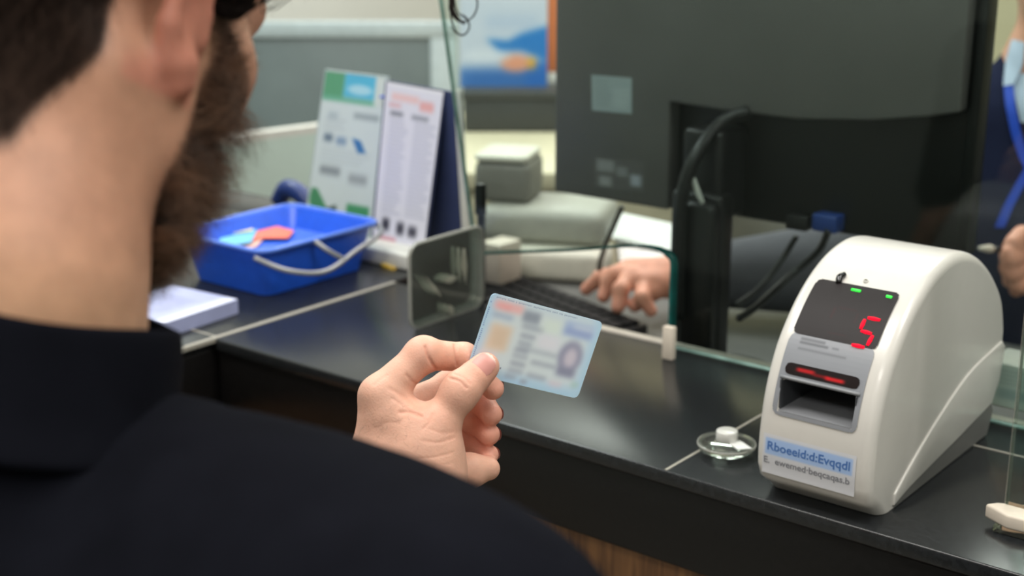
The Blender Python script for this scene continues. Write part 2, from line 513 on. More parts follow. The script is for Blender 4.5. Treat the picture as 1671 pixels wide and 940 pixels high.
# wood grain for the front panel
def wood_nodes(m):
    nt = m.node_tree; N = nt.nodes; L = nt.links
    tc = N.new('ShaderNodeTexCoord'); mp = N.new('ShaderNodeMapping'); mp.inputs['Scale'].default_value = (30, 30, 2.2)
    nz = N.new('ShaderNodeTexNoise'); nz.inputs['Scale'].default_value = 3; nz.inputs['Detail'].default_value = 8; nz.inputs['Distortion'].default_value = 1.2
    cr = N.new('ShaderNodeValToRGB'); cr.color_ramp.elements[0].color = (*lin((92, 60, 36)), 1); cr.color_ramp.elements[1].color = (*lin((150, 106, 66)), 1)
    cr.color_ramp.elements[0].position = .3; cr.color_ramp.elements[1].position = .7
    L.new(tc.outputs['Object'], mp.inputs[0]); L.new(mp.outputs[0], nz.inputs['Vector']); L.new(nz.outputs[0], cr.inputs[0])
    L.new(cr.outputs[0], N['Principled BSDF'].inputs['Base Color'])
wood_nodes(M['wood'])

# staff side desk, a step lower
ZD = 1.0
dk = thing('staff_desk', 'grey staff desk one step below the rear of the granite counter', 'desk', (-.4, 1.5, 0))
obj('desk_top', join(box(-1.118, 1.3, 1.2, 1.72, ZD - .03, ZD, .002), box(-1.7, -1.1185, 1.43, 1.72, ZD - .03, ZD, .002)), 'desk', dk)
obj('desk_front', box(-1.118, 1.3, 1.2, 1.22, 0, ZD - .0305, .001), 'mid_grey', dk)
obj('leg', box(-1.11, -1.07, 1.66, 1.70, 0, ZD - .0305, .001), 'mid_grey', dk)
obj('leg', box(1.25, 1.29, 1.66, 1.70, 0, ZD - .0305, .001), 'mid_grey', dk)

# ================================================================== glass screen with its pass-through
YP = 1.185
arch = [(1100, 431), (1097, 420), (1088, 412), (1072, 405), (1045, 401), (1010, 402), (986, 404), (930, 408), (870, 410), (815, 412), (777, 414)]
A = np.array([ony(x, y, YP)[[0, 2]] for x, y in arch])
XL = A[-1, 0]; XR = A[0, 0]
outline = [(XR, T + .0005), (.5, T + .0005), (.5, 1.95), (XL - .135, 1.95)] + [tuple(a) for a in A[::-1]]
gs = thing('glass_screen', 'clear glass counter screen with a green-edged pass-through opening', 'glass screen', (-.3, YP, T))
obj('pane', prism(outline, ((0, YP - .004, 0), (1, 0, 0), (0, 0, 1), (0, 1, 0)), .008), 'glass', gs, False)
vert = [(XR, YP, T + .001)] + [(XR, YP, z) for z in np.linspace(T + .02, A[0, 1], 6)] + [(a[0], YP, a[1]) for a in A[1:3]]
obj('edge', tube(vert, .0042, 8, 3), 'glass_edge', gs, label='thick dark green cut edge')
obj('edge', tube([(a[0], YP, a[1]) for a in A[2:]], [.0036, .0020, .0016, .0014, .0018, .0018, .0016], 8, 4), 'glass_edge', gs, label='thin green upper edge of the opening')
obj('edge', tube([(XL - .171 * (z - A[-1, 1]), YP, z) for z in np.linspace(A[-1, 1], 1.95, 12)], .0022, 8, 2), 'glass_edge_pale', gs, label='pale upright edge')
obj('bottom_seal', tube([(x, YP - .005, T + .0022) for x in np.linspace(XR, .5, 8)], .002, 8, 2), 'glass_edge_pale', gs)

# slim dark post at the left end of the opening
solo('screen_post', join(box(XL - .0035, XL + .0035, YP + .006, YP + .013, T, T + .10, .001), box(XL - .006, XL + .004, YP + .005, YP + .014, T + .10, T + .135, .001)), 'black_plastic',
     'thin dark upright post at the left end of the glass opening', 'post')

# beige clamp block at the foot of the green glass edge
P = onz(1083, 590)
bx0 = onz(1073, 586)[0]
ca, cb = onz(1073, 588), onz(1092, 591)
solo('glass_clamp', box(ca[0], cb[0], 1.148, 1.156, T, T + .034, .001), 'beige_clamp', 'small beige block at the foot of the thick green glass edge', 'clamp', sharp=40)

# clear acrylic side plate with rounded corners
X0 = -.981
q = [onx(655, 405, X0), onx(668, 540, X0)]
z_top = q[0][2] - T; y_n = q[1][1]
yf = 1.178; w_ = yf - y_n
fr = ((X0, (y_n + yf) / 2, T + z_top / 2 + .001), (0, 1, 0), (0, 0, 1), (1, 0, 0))
ac = thing('acrylic_side_plate', 'clear acrylic side plate with rounded corners standing left of the held card', 'acrylic plate', (X0, (y_n + yf) / 2, T))
rr = rrect(w_, z_top, .014, 6)
obj('plate', prism(rr, fr, .004), 'acrylic', ac, False)
o_, ea, eb, en = [np.array(t, float) for t in fr]
loop = np.array([o_ + ea * a + eb * b + en * .002 for a, b in rr + rr[:1]])
obj('edge', tube(loop, .0021, 6, 0), 'acrylic_edge', ac, label='frosted rim')
M['reflection'] = mat('reflection', (226, 220, 206), .4)
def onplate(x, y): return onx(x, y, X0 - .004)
for (xa, ya, xb, yb, r) in ((688, 448, 722, 492, .005), (741, 452, 700, 508, .004), (700, 430, 752, 416, .0032), (722, 458, 742, 452, .006), (752, 405, 755, 462, .006), (728, 498, 736, 514, .006)):  # pale solid strips modelled in place of reflections on the clear plate
    obj('reflection_strip', tube([onplate(xa, ya), (onplate(xa, ya) + onplate(xb, yb)) / 2, onplate(xb, yb)], [r * .8, r, r * .7], 8, 3), 'reflection', ac, label='pale strip standing for a reflection')

# ================================================================== ticket device
prof = np.array([(0.938, 0.0), (0.930, .0075), (0.9165, .0165), (.9125, .026), (.9120, .042), (.9140, .065), (.9190, .088), (.9290, .112), (.9420, .131), (.962, .151), (.985, .1665), (1.012, .1775),
                 (1.045, .182), (1.078, .1765), (1.11, .163), (1.14, .142), (1.162, .119), (1.1735, .092), (1.175, .06), (1.166, .028), (1.15, 0.0)])
mid = catmull(prof[3:18], 6)
full = np.concatenate([prof[:3], mid, prof[18:]])
_fm = mid[mid[:, 1].argsort()] if False else mid[:int(np.argmax(mid[:, 1]))]
def pY(z): return np.interp(z, _fm[:, 1], _fm[:, 0])
def pN(z):
    e = 1e-3; dy = (pY(z + e) - pY(z - e)) / (2 * e); n = np.sqrt(1 + dy * dy)
    return -1 / n, dy / n      # outward normal (Y,Z)
DX0, DX1 = -.487, -.392
dev = thing('queue_ticket_machine', 'white desktop ticket machine showing a red number 5 on its dark display', 'ticket machine', ((DX0 + DX1) / 2, 1.03, T))
bm = bmesh.new()
vs = [bm.verts.new((DX0, y, z + T + .0005)) for y, z in full]
fc = bm.faces.new(vs); r_ = bmesh.ops.extrude_face_region(bm, geom=[fc])
bmesh.ops.translate(bm, verts=[e for e in r_['geom'] if isinstance(e, bmesh.types.BMVert)], vec=(DX1 - DX0, 0, 0))
bmesh.ops.recalc_face_normals(bm, faces=bm.faces[:])
ed = [e for e in bm.edges if abs(e.verts[0].co.x - e.verts[1].co.x) < 1e-6 and (e.verts[0].co.z + e.verts[1].co.z) / 2 > T + .004]
bmesh.ops.bevel(bm, geom=ed, offset=.0085, segments=6, affect='EDGES', profile=.5, clamp_overlap=True)
vf = from_bm(bm)
hs = obj('housing', vf, 'white_plastic', dev)
# cut the ticket mouth
MX0, MX1, MZ0, MZ1 = -.4722, -.4098, .0728, .0975
cut = obj('cutter', box(MX0, MX1, .88, .985, T + MZ0, T + MZ1, .003), 'dark_tray')
bo = hs.modifiers.new('b', 'BOOLEAN'); bo.object = cut; bo.operation = 'DIFFERENCE'; bo.solver = 'EXACT'
# the cutter lives in world space, the housing is parented: place it relative to the same world
bpy.context.view_layer.update()
dg = bpy.context.evaluated_depsgraph_get(); dg.update()
nm = bpy.data.meshes.new_from_object(hs.evaluated_get(dg)); hs.modifiers.clear(); old = hs.data; hs.data = nm; bpy.data.meshes.remove(old); nm.name = 'housing'
nm.materials.clear(); nm.materials.append(M['white_plastic'])
nm.polygons.foreach_set('use_smooth', [True] * len(nm.polygons)); nm.set_sharp_from_angle(angle=math.radians(38))
bpy.data.objects.remove(cut)

def front_map(x0, x1, z0, z1, off):
    def fn(u, v):
        x = x0 + (x1 - x0) * u; z = z1 + (z0 - z1) * v; ny, nz = pN(z)
        return np.stack([x, pY(z) + off * ny, z + off * nz + T + .0005], 1)
    return fn
def rmask(w, h, r):
    def fn(u, v):
        dx = np.abs(u - .5) * w - (w / 2 - r); dy = np.abs(v - .5) * h - (h / 2 - r)
        return np.where((dx > 0) & (dy > 0), np.hypot(dx, dy) <= r, True)
    return fn
def dev_hit(x, y, off=.001):
    Y = .95
    for _ in range(40):
        Pq = ony(x, y, Y); Y = .6 * Y + .4 * float(pY(Pq[2] - T - .0005))
    ny, nz = pN(Pq[2] - T); return Pq + np.array([0, ny, nz]) * off

# grey fascia around display and mouth
FX0, FX1, FZ0, FZ1 = -.4755, -.4065, .0705, .1295
cv = Canvas(140, 130, (134, 137, 143))
cv.lines(.14, .05, .48, .13, 2, (74, 76, 82), .8, 1, .6)
cv.lines(.52, .09, .62, .12, 1, (84, 86, 92), .8, 2, .6)
cv.lines(.14, .16, .92, .19, 1, (90, 92, 98), .7, 3, .7)
cv.blur(1)
fw_, fh_ = FX1 - FX0, FZ1 - FZ0
m1 = rmask(fw_, fh_, .005)
def m2(u, v):
    x = FX0 + fw_ * u; z = FZ1 - fh_ * v
    return m1(u, v) & ~((x > MX0 + .001) & (x < MX1 - .001) & (z > MZ0 + .0005) & (z < MZ1 - .0005))
pv, pc = panel(cv, front_map(FX0, FX1, FZ0, FZ1, .0007), m2)
fa = obj('fascia_panel', pv, 'paint', dev, col=pc, label='grey front fascia with small print')
# display
cv = Canvas(90, 70, (40, 36, 37))
for a_ in ((.36, .42, .38, .62), (.40, .86, .62, .875), (.40, .40, .62, .415), (.64, .45, .655, .62)): cv.rect(*a_, (60, 30, 33), .02, .6)
pv, pc = panel(cv, front_map(-.4745, -.4065, .1285, .1625, .0011), rmask(.068, .05, .003))
dp = obj('display', pv, 'display_dark', dev, col=pc, label='dark glossy display window')
for k, (xa, ya, xb, yb) in enumerate(((1417, 520, 1437, 524), (1412, 523, 1405, 538), (1406, 541, 1423, 546), (1425, 549, 1416, 565), (1391, 563.5, 1411, 568))):
    obj('digit_segment', tube([dev_hit(xa, ya, .0012), dev_hit((xa + xb) / 2, (ya + yb) / 2, .0012), dev_hit(xb, yb, .0012)], [.0011, .0016, .0011], 8, 2), 'red_led', dp, label='lit red segment of the digit 5')
for (xa, ya, xb, yb) in ((1390, 474, 1405, 477), (1447, 485, 1456, 487)):
    obj('indicator_light', tube([dev_hit(xa, ya, .0008), dev_hit((xa + xb) / 2, (ya + yb) / 2, .0008), dev_hit(xb, yb, .0008)], .0013, 6, 2), 'green_led', dp, label='small green light')
obj('sensor_nub', tube([dev_hit(1369, 464, .001), dev_hit(1371, 456, .002), dev_hit(1380, 450, .002)], [.0022, .003, .0018], 8, 3), 'black_gloss', dev, label='black nub above the display')
c0 = dev_hit(1413, 460, .0); obj('white_dot', tube([c0 - np.array([0, -.001, -.001]), c0, c0 + np.array([0, -.0007, .0009])], [.002, .0022, .0016], 10, 0), 'white_plastic', dev)  # small white dot above the display
# small red message window over the mouth
cv = Canvas(120, 36, (26, 18, 18))
cv.rect(.16, .30, .40, .62, (190, 30, 34), .06, .9, 3); cv.rect(.38, .48, .60, .72, (130, 20, 24), .06, .8, 3); cv.rect(.55, .50, .80, .80, (210, 34, 38), .06, .9, 3); cv.blur(1)
wv, wc = panel(cv, front_map(-.4712, -.4110, .1012, .1092, .0012), rmask(.0602, .011, .0035))
obj('message_window', wv, 'display_dark', dev, col=wc, label='dark slot window with red lettering')
obj('mouth_bar', tube([(x, float(pY(.0985)) - .0010, T + .0992) for x in np.linspace(MX0 - .001, MX1 + .001, 6)], .0014, 8, 2), 'grey_plastic', dev, label='light grey bar above the ticket mouth')
# ticket mouth lining
obj('tray_floor', box(MX0, MX1, .9165, .984, T + MZ0 + .0002, T + MZ0 + .0012, 0), 'grey_plastic', dev, False, label='grey floor of the ticket mouth')
obj('ticket_tray', join(box(MX0, MX0 + .001, .919, .984, T + MZ0, T + MZ1, 0), box(MX1 - .001, MX1, .919, .984, T + MZ0, T + MZ1, 0),
                     box(MX0, MX1, .983, .9845, T + MZ0, T + MZ1, 0), box(MX0, MX1, .93, .984, T + MZ1 - .001, T + MZ1, 0)), 'dark_tray', dev, False, label='dark grey ticket mouth')
# sticker
SX0, SX1, SZ0, SZ1 = -.4800, -.4035, .0225, .0545
cv = Canvas(150, 64, (206, 207, 212)); cv.rect(.03, .10, .965, .50, (158, 184, 224), .01); cv.blur(1)
sv, sc_ = panel(cv, front_map(SX0, SX1, SZ0, SZ1, .0004), None)
st = obj('sticker', sv, 'paint', dev, col=sc_, label='white sticker with a pale blue band of lettering')
M['ink_blue'] = mat('ink_blue', (70, 110, 172), .5); M['ink_grey'] = mat('ink_grey', (128, 129, 136), .5)
def letter(s, x0, x1, z0, h, m, par):
    v, f = text_mesh(s, None, 1)
    sx = (x1 - x0) / (v[:, 0].max() - v[:, 0].min()); sy = h / .7
    x = x0 + (v[:, 0] - v[:, 0].min()) * sx; z = z0 + v[:, 1] * sy; ny, nz = pN(z)
    obj('lettering', (np.stack([x, pY(z) + .0006 * ny, z + T + .0005 + .0006 * nz], 1), f), m, par, False)
letter('Rboeeid:d:Evqqdl', -.4760, -.4080, .0423, .0066, 'ink_blue', st)
letter('E.  ewemed·beqcaqas.b', -.4785, -.4075, .0312, .0052, 'ink_grey', st)
# side cover and grey base
XS = DX1
def yz(x, y): return onx(x, y, XS)[1:]
groove = catmull([yz(1458, 806), yz(1490, 748), yz(1526, 688), yz(1579, 610), yz(1634, 556)], 6)
low = catmull(np.array([(.957, .003), (.985, .0085), (1.03, .014), (1.076, .019), (1.12, .0245), (1.153, .029)]) + [0, T], 6)
poly = [tuple(p) for p in groove] + [(1.1725, T + .075), (1.166, T + .045)] + [tuple(p) for p in low[::-1]]
obj('side_cover', prism(poly, ((XS - .001, 0, 0), (0, 1, 0), (0, 0, 1), (1, 0, 0)), .0026, .0012, 3), 'white_plastic', dev, sharp=40, label='slightly raised lower side cover')
poly = [tuple(p) for p in low] + [(1.159, T + .020), (1.149, T + .001), (.962, T + .001)]
obj('base', prism(poly, ((XS - .002, 0, 0), (0, 1, 0), (0, 0, 1), (1, 0, 0)), .0027), 'base_grey', dev, sharp=40, label='grey lower base flank')
obj('foot', box(XS - .012, XS - .001, .958, .972, T, T + .004, .001), 'black_plastic', dev)

# ================================================================== clear puck with metal cap
c = onz(1185, 738); c[2] = T
M['cap_white'] = mat('cap_white', (214, 213, 208), .3, metal=.15)
pk = thing('coin_dish', 'round clear plastic dish with a short metal cap left of the ticket machine', 'dish', c)
obj('dish', lathe([(0.0, .0004), (.016, .0004), (.0235, .004), (.0245, .008), (.0235, .0095), (.019, .0085), (.010, .0105), (0, .0105)], c), 'acrylic', pk)
obj('rim', lathe([(.0238, .0065), (.025, .0075), (.0243, .0092), (.0234, .0088), (.0238, .0065)], c), 'acrylic_edge', pk)
obj('metal_cap', lathe([(0, .0106), (.0088, .0106), (.0092, .0112), (.0090, .019), (.0082, .0198), (0, .0198)], c), 'cap_white', pk)
d_ = onz(1205, 742) - c; e_ = onz(1232, 738) - c
obj('label_tab', prism([(0.002, -.004), (.018, -.013), (.026, -.004), (.012, .004)], (c + np.array([0, 0, .0107]), (1, 0, 0), (0, 1, 0), (0, 0, 1)), .0008), 'paper', pk, False, label='white tab')

# right: beige clamp carrying an end pane
c = onz(1648, 862); c[2] = T
gp = thing('end_glass_clamp', 'beige wedge clamp near the counter edge at the far right', 'clamp', c)
poly = [(-.030, -.006), (-.024, .002), (-.006, .011), (.045, .011), (.045, -.014), (-.010, -.016)]
obj('clamp_body', prism(poly, (c + np.array([0.012, 0, .006]), (1, 0, 0), (0, 1, 0), (0, 0, 1)), .011, .002, 3), 'beige_clamp', gp, sharp=50)
obj('clear_foot', box(c[0] - .008, c[0] + .05, c[1] - .014, c[1] + .006, T + .0002, T + .006, .001), 'acrylic', gp, False, label='clear plastic foot')
ep = thing('end_glass_screen', 'narrow upright glass pane standing in the beige clamp at the far right', 'glass pane', (c[0], c[1], T))
gx = onx(1655, 700, 0) if False else ony(1652, 700, c[1] + .0)[0]
obj('pane', box(gx, gx + .20, c[1] + .002, c[1] + .008, T + .0171, T + .42, 0), 'glass', ep, False)
obj('edge', box(gx - .001, gx + .0005, c[1] + .002, c[1] + .008, T + .0171, T + .42, 0), 'pane_edge_faint', ep, False, label='pale upright edge')

# white sheets behind the machine
p0 = onz(1640, 668); p0[2] = T
cv = Canvas(50, 40, (222, 228, 224)); cv.rect(.1, .55, .5, .8, (150, 170, 176), .1, .6); cv.lines(.1, .1, .9, .5, 4, (170, 178, 180), .5, 4); cv.blur(1)
sp = thing('form_box', 'small whitish printed box behind the ticket machine', 'box', p0)
cA = onv = None
obj('box_body', box(p0[0] - .02, p0[0] + .07, p0[1] + .002, p0[1] + .05, T, T + .042, .002), 'stand_white', sp)
pv, pc = panel(cv, quadmap((p0[0] - .018, p0[1] + .0015, T + .040), (p0[0] + .068, p0[1] + .0015, T + .040), (p0[0] + .068, p0[1] + .0015, T + .002), (p0[0] - .018, p0[1] + .0015, T + .002)))
obj('printed_face', pv, 'paint', sp, col=pc)

# ================================================================== monitor seen from behind
YM = 1.38
mo = thing('computer_monitor', 'large black computer monitor on a stand seen from behind', 'monitor', (-.787, 1.33, ZD))
mx0, mx1, mz0, mz1 = -1.016, -.508, 1.195, 1.53
obj('panel', box(mx0, mx1, YM + .002, YM + .02, mz0, mz1, .003), 'shell_black', mo)
xr = ony(1095, 200, YM - .02)[0]
def mp_(x, y): t = ony(x, y, YM - .02); return (t[0], t[2])
poly = [(mx0 + .001, mz0 + .001), (xr, mz0 + .001), mp_(1094, 166)] + [mp_(*p) for p in ((1180, 180), (1300, 195), (1420, 197), (1520, 190))] + [(mx1 - .012, mp_(1570, 184)[1]), (mx1 - .012, mz1 - .001), (mx0 + .001, mz1 - .001)]
obj('back_cover', prism(poly, ((0, YM - .022, 0), (1, 0, 0), (0, 0, 1), (0, 1, 0)), .024, .003, 3), 'shell_grey', mo, sharp=40, label='dark grey moulded back cover')
obj('bezel', box(mx1 - .010, mx1 + .001, YM - .006, YM + .022, mz0 - .001, mz1, .002), 'shell_black', mo)
obj('screen', box(mx0 + .012, mx1 - .012, YM + .0201, YM + .0212, mz0 + .014, mz1 - .012, 0), 'black_gloss', mo, False)
cv = Canvas(60, 60, (150, 162, 164)); cv.lines(.55, .35, .95, .9, 4, (176, 186, 188), .6, 5); cv.lines(.1, .1, .5, .9, 8, (128, 138, 140), .5, 6); cv.blur(2)
yq = YM - .0226
pv, pc = panel(cv, quadmap(ony(965, 122, yq), ony(1031, 127, yq), ony(1031, 186, yq), ony(966, 180, yq)))
obj('rating_sticker', pv, 'paint', mo, col=pc, label='pale grey square sticker')
cv = Canvas(80, 60, (90, 88, 86)); cv.rect(.05, .1, .4, .45, (136, 137, 137), .05); cv.rect(.1, .6, .35, .9, (142, 143, 143), .05); cv.rect(.45, .25, .66, .55, (126, 127, 128), .05); cv.rect(.72, .45, .92, .8, (156, 162, 172), .05); cv.blur(2)
pv, pc = panel(cv, quadmap(ony(970, 254, yq), ony(1052, 264, yq), ony(1052, 316, yq), ony(970, 306, yq)))
obj('printed_marks', pv, 'paint', mo, col=pc, label='faint printed marks')
pts = [onz(1165, 575, ZD)]
obj('stand_neck', box(-.822, -.757, 1.315, 1.345, ZD + .012, 1.232, .006, 3), 'black_plastic', mo)
obj('neck_cover', box(-.800, -.757, 1.300, 1.320, ZD + .012, 1.225, .008, 3), 'shell_grey' if False else 'black_plastic', mo)
obj('stand_arm', box(-.815, -.765, 1.325, YM + .003, 1.20, 1.30, .006, 3), 'black_plastic', mo)
obj('stand_base', lathe([(0, .0), (.12, .0), (.122, .004), (.118, .010), (.03, .013), (0, .013)], (-.787, 1.325, ZD)), 'black_plastic', mo)
yv = YM - .003
o = tube([ony(1131, 291, 1.30), ony(1138, 312, 1.30), ony(1147, 333, 1.30)], [.0035, .004, .003], 8, 3, .5)
obj('cable_tag', o, 'tag_white', mo, label='white tag strip')
obj('video_plug', box(*sorted([ony(1338, 360, YM)[0], ony(1378, 360, YM)[0]]), YM - .020, YM + .002, ony(1358, 374, YM)[2], ony(1358, 346, YM)[2], .002), 'blue_plug', mo, label='dim blue connector')
obj('port_block', box(*sorted([ony(1290, 350, YM)[0], ony(1325, 350, YM)[0]]), YM - .012, YM + .002, ony(1300, 372, YM)[2], ony(1300, 348, YM)[2], .002), 'black_plastic', mo)

def cable(pts, r, m, label, nm='cable'):
    solo(nm, tube(pts, r, 8, 8), m, label, 'cable')
cable([ony(1222, 182, 1.352), ony(1178, 200, 1.34), ony(1145, 240, 1.31), ony(1122, 285, 1.296), ony(1112, 335, 1.292), ony(1108, 420, 1.292), ony(1106, 520, 1.29)], .0075, 'black_plastic',
      'thick black cable curving down along the left side of the monitor stand')
cable([ony(1015, 338, 1.40), ony(1003, 365, 1.42), ony(990, 395, 1.44), ony(980, 425, 1.46), ony(978, 440, 1.47)], .0035, 'mid_grey', 'grey cable hanging below the left corner of the monitor')
cable([ony(1352, 376, 1.36), ony(1335, 410, 1.37), ony(1290, 450, 1.36), ony(1235, 500, 1.30), ony(1205, 520, 1.27)], .004, 'black_plastic', 'thin black cable slanting from the blue connector down to the desk')
cable([ony(1300, 385, 1.40), ony(1275, 425, 1.39), ony(1240, 470, 1.36), ony(1200, 500, 1.33)], .0035, 'black_plastic', 'thin black cable beneath the monitor nearest the stand')

# ================================================================== keyboard, papers, grey office device on the staff desk
kz = ZD + .018
Lk = .34
k0, k1, k2 = onz(1005, 548, kz), onz(1052, 522, kz), onz(826, 436, kz)
kx = (k1 - k0); dep = .135
ky = k2 - k1; ex = -ky / np.linalg.norm(ky); ey = np.array([-ex[1], ex[0], 0])
ko = k1 + ex * .01
kb = thing('keyboard', 'black desktop keyboard behind the card, under the typing hand', 'keyboard', (*(ko - ex * Lk / 2 - ey * dep / 2)[:2], ZD))
ff = (np.array([*ko[:2], ZD + .001]), -ex, -ey, np.array([0, 0, 1.]))
obj('key_base', prism(rrect(Lk, dep, .006, 3, Lk / 2, dep / 2), ff, .013, .001), 'black_plastic', kb, sharp=40)
obj('leg', prism([(.02, .01), (.05, .01), (.05, .02), (.02, .02)], (np.array([*ko[:2], ZD]), -ex, -ey, np.array([0, 0, 1.])), .0012), 'black_plastic', kb, False)
M['key_black'] = mat('key_black', (17, 17, 18), .6, spec=.12)
keys = []
for r in range(5):
    n = 15
    for i in range(n):
        a0 = .008 + i * (Lk - .016) / n; b0 = .010 + r * (dep - .02) / 5
        if r == 4 and 4 <= i <= 9:
            if i > 4: continue
            wv_ = 6 * (Lk - .016) / n - .003
        else: wv_ = (Lk - .016) / n - .003
        v, f = prism([(a0, b0), (a0 + wv_, b0), (a0 + wv_, b0 + .0195), (a0, b0 + .0195)], (ff[0] + np.array([0, 0, .0131]), ff[1], ff[2], ff[3]), .005, .001, 1)
        obj('key', (v, f), 'key_black', kb, False)

lb = onz(806, 484, ZD)
solo('label_box', box(lb[0] - .026, lb[0] + .010, lb[1], lb[1] + .05, ZD, ZD + .075, .003), 'beige_clamp', 'small beige box on the staff desk just right of the thin dark post', 'box', sharp=40)
cab = thing('low_cabinet', 'low grey cabinet far behind the clerk and the monitor', 'cabinet', (-.8, 3.0, 0))
obj('cabinet_body', box(-1.6, .9, 2.8, 3.2, 0, 1.06, .004), 'mid_grey', cab, sharp=40)
obj('cabinet_top', box(-1.62, .92, 2.78, 3.2, 1.0605, 1.085, .003), 'pale_grey', cab, sharp=40)
for i in range(4):
    xa = -1.59 + i * .62
    dr = obj('door', box(xa, xa + .60, 2.785, 2.7995, .06, 1.04, .002), 'mid_grey', cab, sharp=40)
    obj('handle', tube([(xa + .55, 2.778, .80), (xa + .55, 2.772, .85), (xa + .55, 2.778, .90)], .005, 8, 3), 'steel', dr)
pp = thing('paper_stack', 'stack of white paper lying behind the typing hand', 'paper', (*onz(1030, 400, ZD)[:2], ZD))
quad = [onz(1000, 364, ZD), onz(1090, 395, ZD), onz(1100, 470, ZD), onz(1012, 452, ZD)]
cx_ = sum(quad) / 4
fr2 = (np.array([0, 0, ZD + .0002]), (1, 0, 0), (0, 1, 0), (0, 0, 1))
obj('paper_pile', prism([tuple(p[:2]) for p in quad], fr2, .022, .0), 'paper', pp, False)
# raised white sheet edge / folder
q2 = [onz(955, 335, ZD + .05), onz(1098, 365, ZD + .05), onz(1100, 410, ZD + .03), onz(985, 385, ZD + .03)]
obj('top_sheet', (np.array([q2[0], q2[1], q2[2], q2[3], q2[0] - [0, 0, .001], q2[1] - [0, 0, .001], q2[2] - [0, 0, .001], q2[3] - [0, 0, .001]]), [[0, 1, 2, 3], [7, 6, 5, 4], [0, 4, 5, 1], [1, 5, 6, 2], [2, 6, 7, 3], [3, 7, 4, 0]]), 'paper', pp, False)

g0 = onz(905, 462, ZD)
gd = thing('desktop_printer', 'pale grey desktop printer with a raised lid behind the keyboard', 'printer', (*(g0 + RT * 0 + np.array([-.05, .06, 0]))[:2], ZD))
hf = np.array([FW[0], FW[1], 0]); hf /= np.linalg.norm(hf)
def rbox(cpx, D, w, d, h, z0, bev=.006, rot=0.):
    """box turned to face along the camera azimuth; cpx = pixel of its front bottom centre"""
    c0 = atd(*cpx, D); c0[2] = z0
    a = math.radians(rot); ea = RT * math.cos(a) + hf * math.sin(a); en = -RT * math.sin(a) + hf * math.cos(a)
    return prism(rrect(w, d, min(w, d) * .15, 4, 0, d / 2), (c0, ea, en, (0, 0, 1)), h, bev, 3)
Dg = float((g0 - C) @ FW)
obj('body', rbox((898, 460), Dg, .150, .10, .046, ZD + .001, .012, -14), 'cream', gd, sharp=50, label='cream front body')
obj('top_cover', rbox((880, 430), Dg + .03, .190, .14, .052, ZD + .047, .016, -14), 'pale_grey', gd, sharp=50)
obj('rear_unit', rbox((818, 400), Dg + .07, .086, .10, .062, ZD + .099, .012, -14), 'mid_grey', gd, sharp=50, label='darker grey upright rear unit')
obj('lid', rbox((816, 390), Dg + .065, .082, .10, .010, ZD + .161, .004, -14), 'cream', gd, sharp=50, label='pale raised lid')

# ================================================================== left: table displays, tray, paper block
def hit_y(x, y, Y): return ony(x, y, Y)
def leaning(TLp, TRp, BRp, BLp, Y, lean):
    BL = onz(*BLp); BR = onz(*BRp)
    return None
# white tent display
Yb = 1.27
w0 = thing('tent_display', 'tall white printed tent card with navy back on the granite counter', 'display stand', (-1.18, Yb + .03, T))
bl, br = ony(607, 425, Yb), ony(690, 447, Yb)
bl[2] = br[2] = T + .006
tl, tr = ony(631, 133, Yb + .035), ony(724, 150, Yb + .035)
cv = Canvas(80, 240, (216, 216, 228))
cv.rect(0, 0, 1, .02, (226, 226, 232), .01)
cv.rect(.12, .06, .6, .10, (226, 190, 190), .03); cv.rect(.62, .08, .86, .135, (222, 168, 168), .03); cv.rect(.08, .12, .3, .14, (214, 170, 175), .02)
cv.rect(.12, .17, .35, .185, (70, 74, 84), .03); cv.rect(.5, .17, .8, .19, (120, 124, 136), .03)
cv.lines(.12, .21, .48, .78, 22, (176, 178, 196), .7, 3); cv.lines(.56, .21, .95, .78, 22, (176, 178, 196), .7, 4)
cv.rect(.16, .80, .30, .87, (58, 58, 68), .04); cv.rect(.44, .81, .58, .88, (70, 70, 80), .04); cv.rect(.66, .82, .82, .88, (70, 70, 80), .04)
cv.rect(.06, .91, .45, .93, (206, 130, 140), .03); cv.blur(1)
pv, pc = panel(cv, quadmap(tl, tr, br, bl)); obj('front_card', pv, 'paint', w0, col=pc)
bkl, bkr = tl + [.002, .002, .001], tr + [.002, .002, .001]
fl, frr = bl + [.012, .048, 0], br + [.012, .048, 0]
def slab(a, b, c_, d, n):
    n = np.asarray(n); v = [a, b, c_, d, a + n, b + n, c_ + n, d + n]
    return np.array(v), [[0, 1, 2, 3], [7, 6, 5, 4], [0, 4, 5, 1], [1, 5, 6, 2], [2, 6, 7, 3], [3, 7, 4, 0]]
obj('backing_board', slab(tl + [-.004, .0015, 0], tr + [.001, .0015, 0], br + [.001, .0015, 0], bl + [-.004, .0015, 0], (0, .003, 0)), 'navy_board', w0, False, label='navy backing board')
obj('back_leg', slab(bkl, bkr + [.012, 0, 0], frr + [.012, 0, 0], fl, (0, .003, 0)), 'navy_board', w0, False, label='navy rear leaf')
obj('rear_sheet', slab(bkr + [.012, .0, .002], bkr + [.022, .0, .002], frr + [.024, 0, 0], frr + [.014, 0, 0], (0, .004, 0)), 'stand_white', w0, False, label='white rear edge')
obj('foot_tray', prism(rrect(.108, .05, .012, 5), ((bl + br) / 2 + [.004, -.012, -.0057], (1, 0, 0), (0, 1, 0), (0, 0, 1)), .020, .003, 3), 'stand_white', w0, sharp=50, label='white foot tray')
obj('yellow_mark', tube([ony(624, 432, Yb - .040), ony(645, 440, Yb - .040)], .003, 8, 3), mat('mark_yellow', (206, 170, 60), .5), w0)

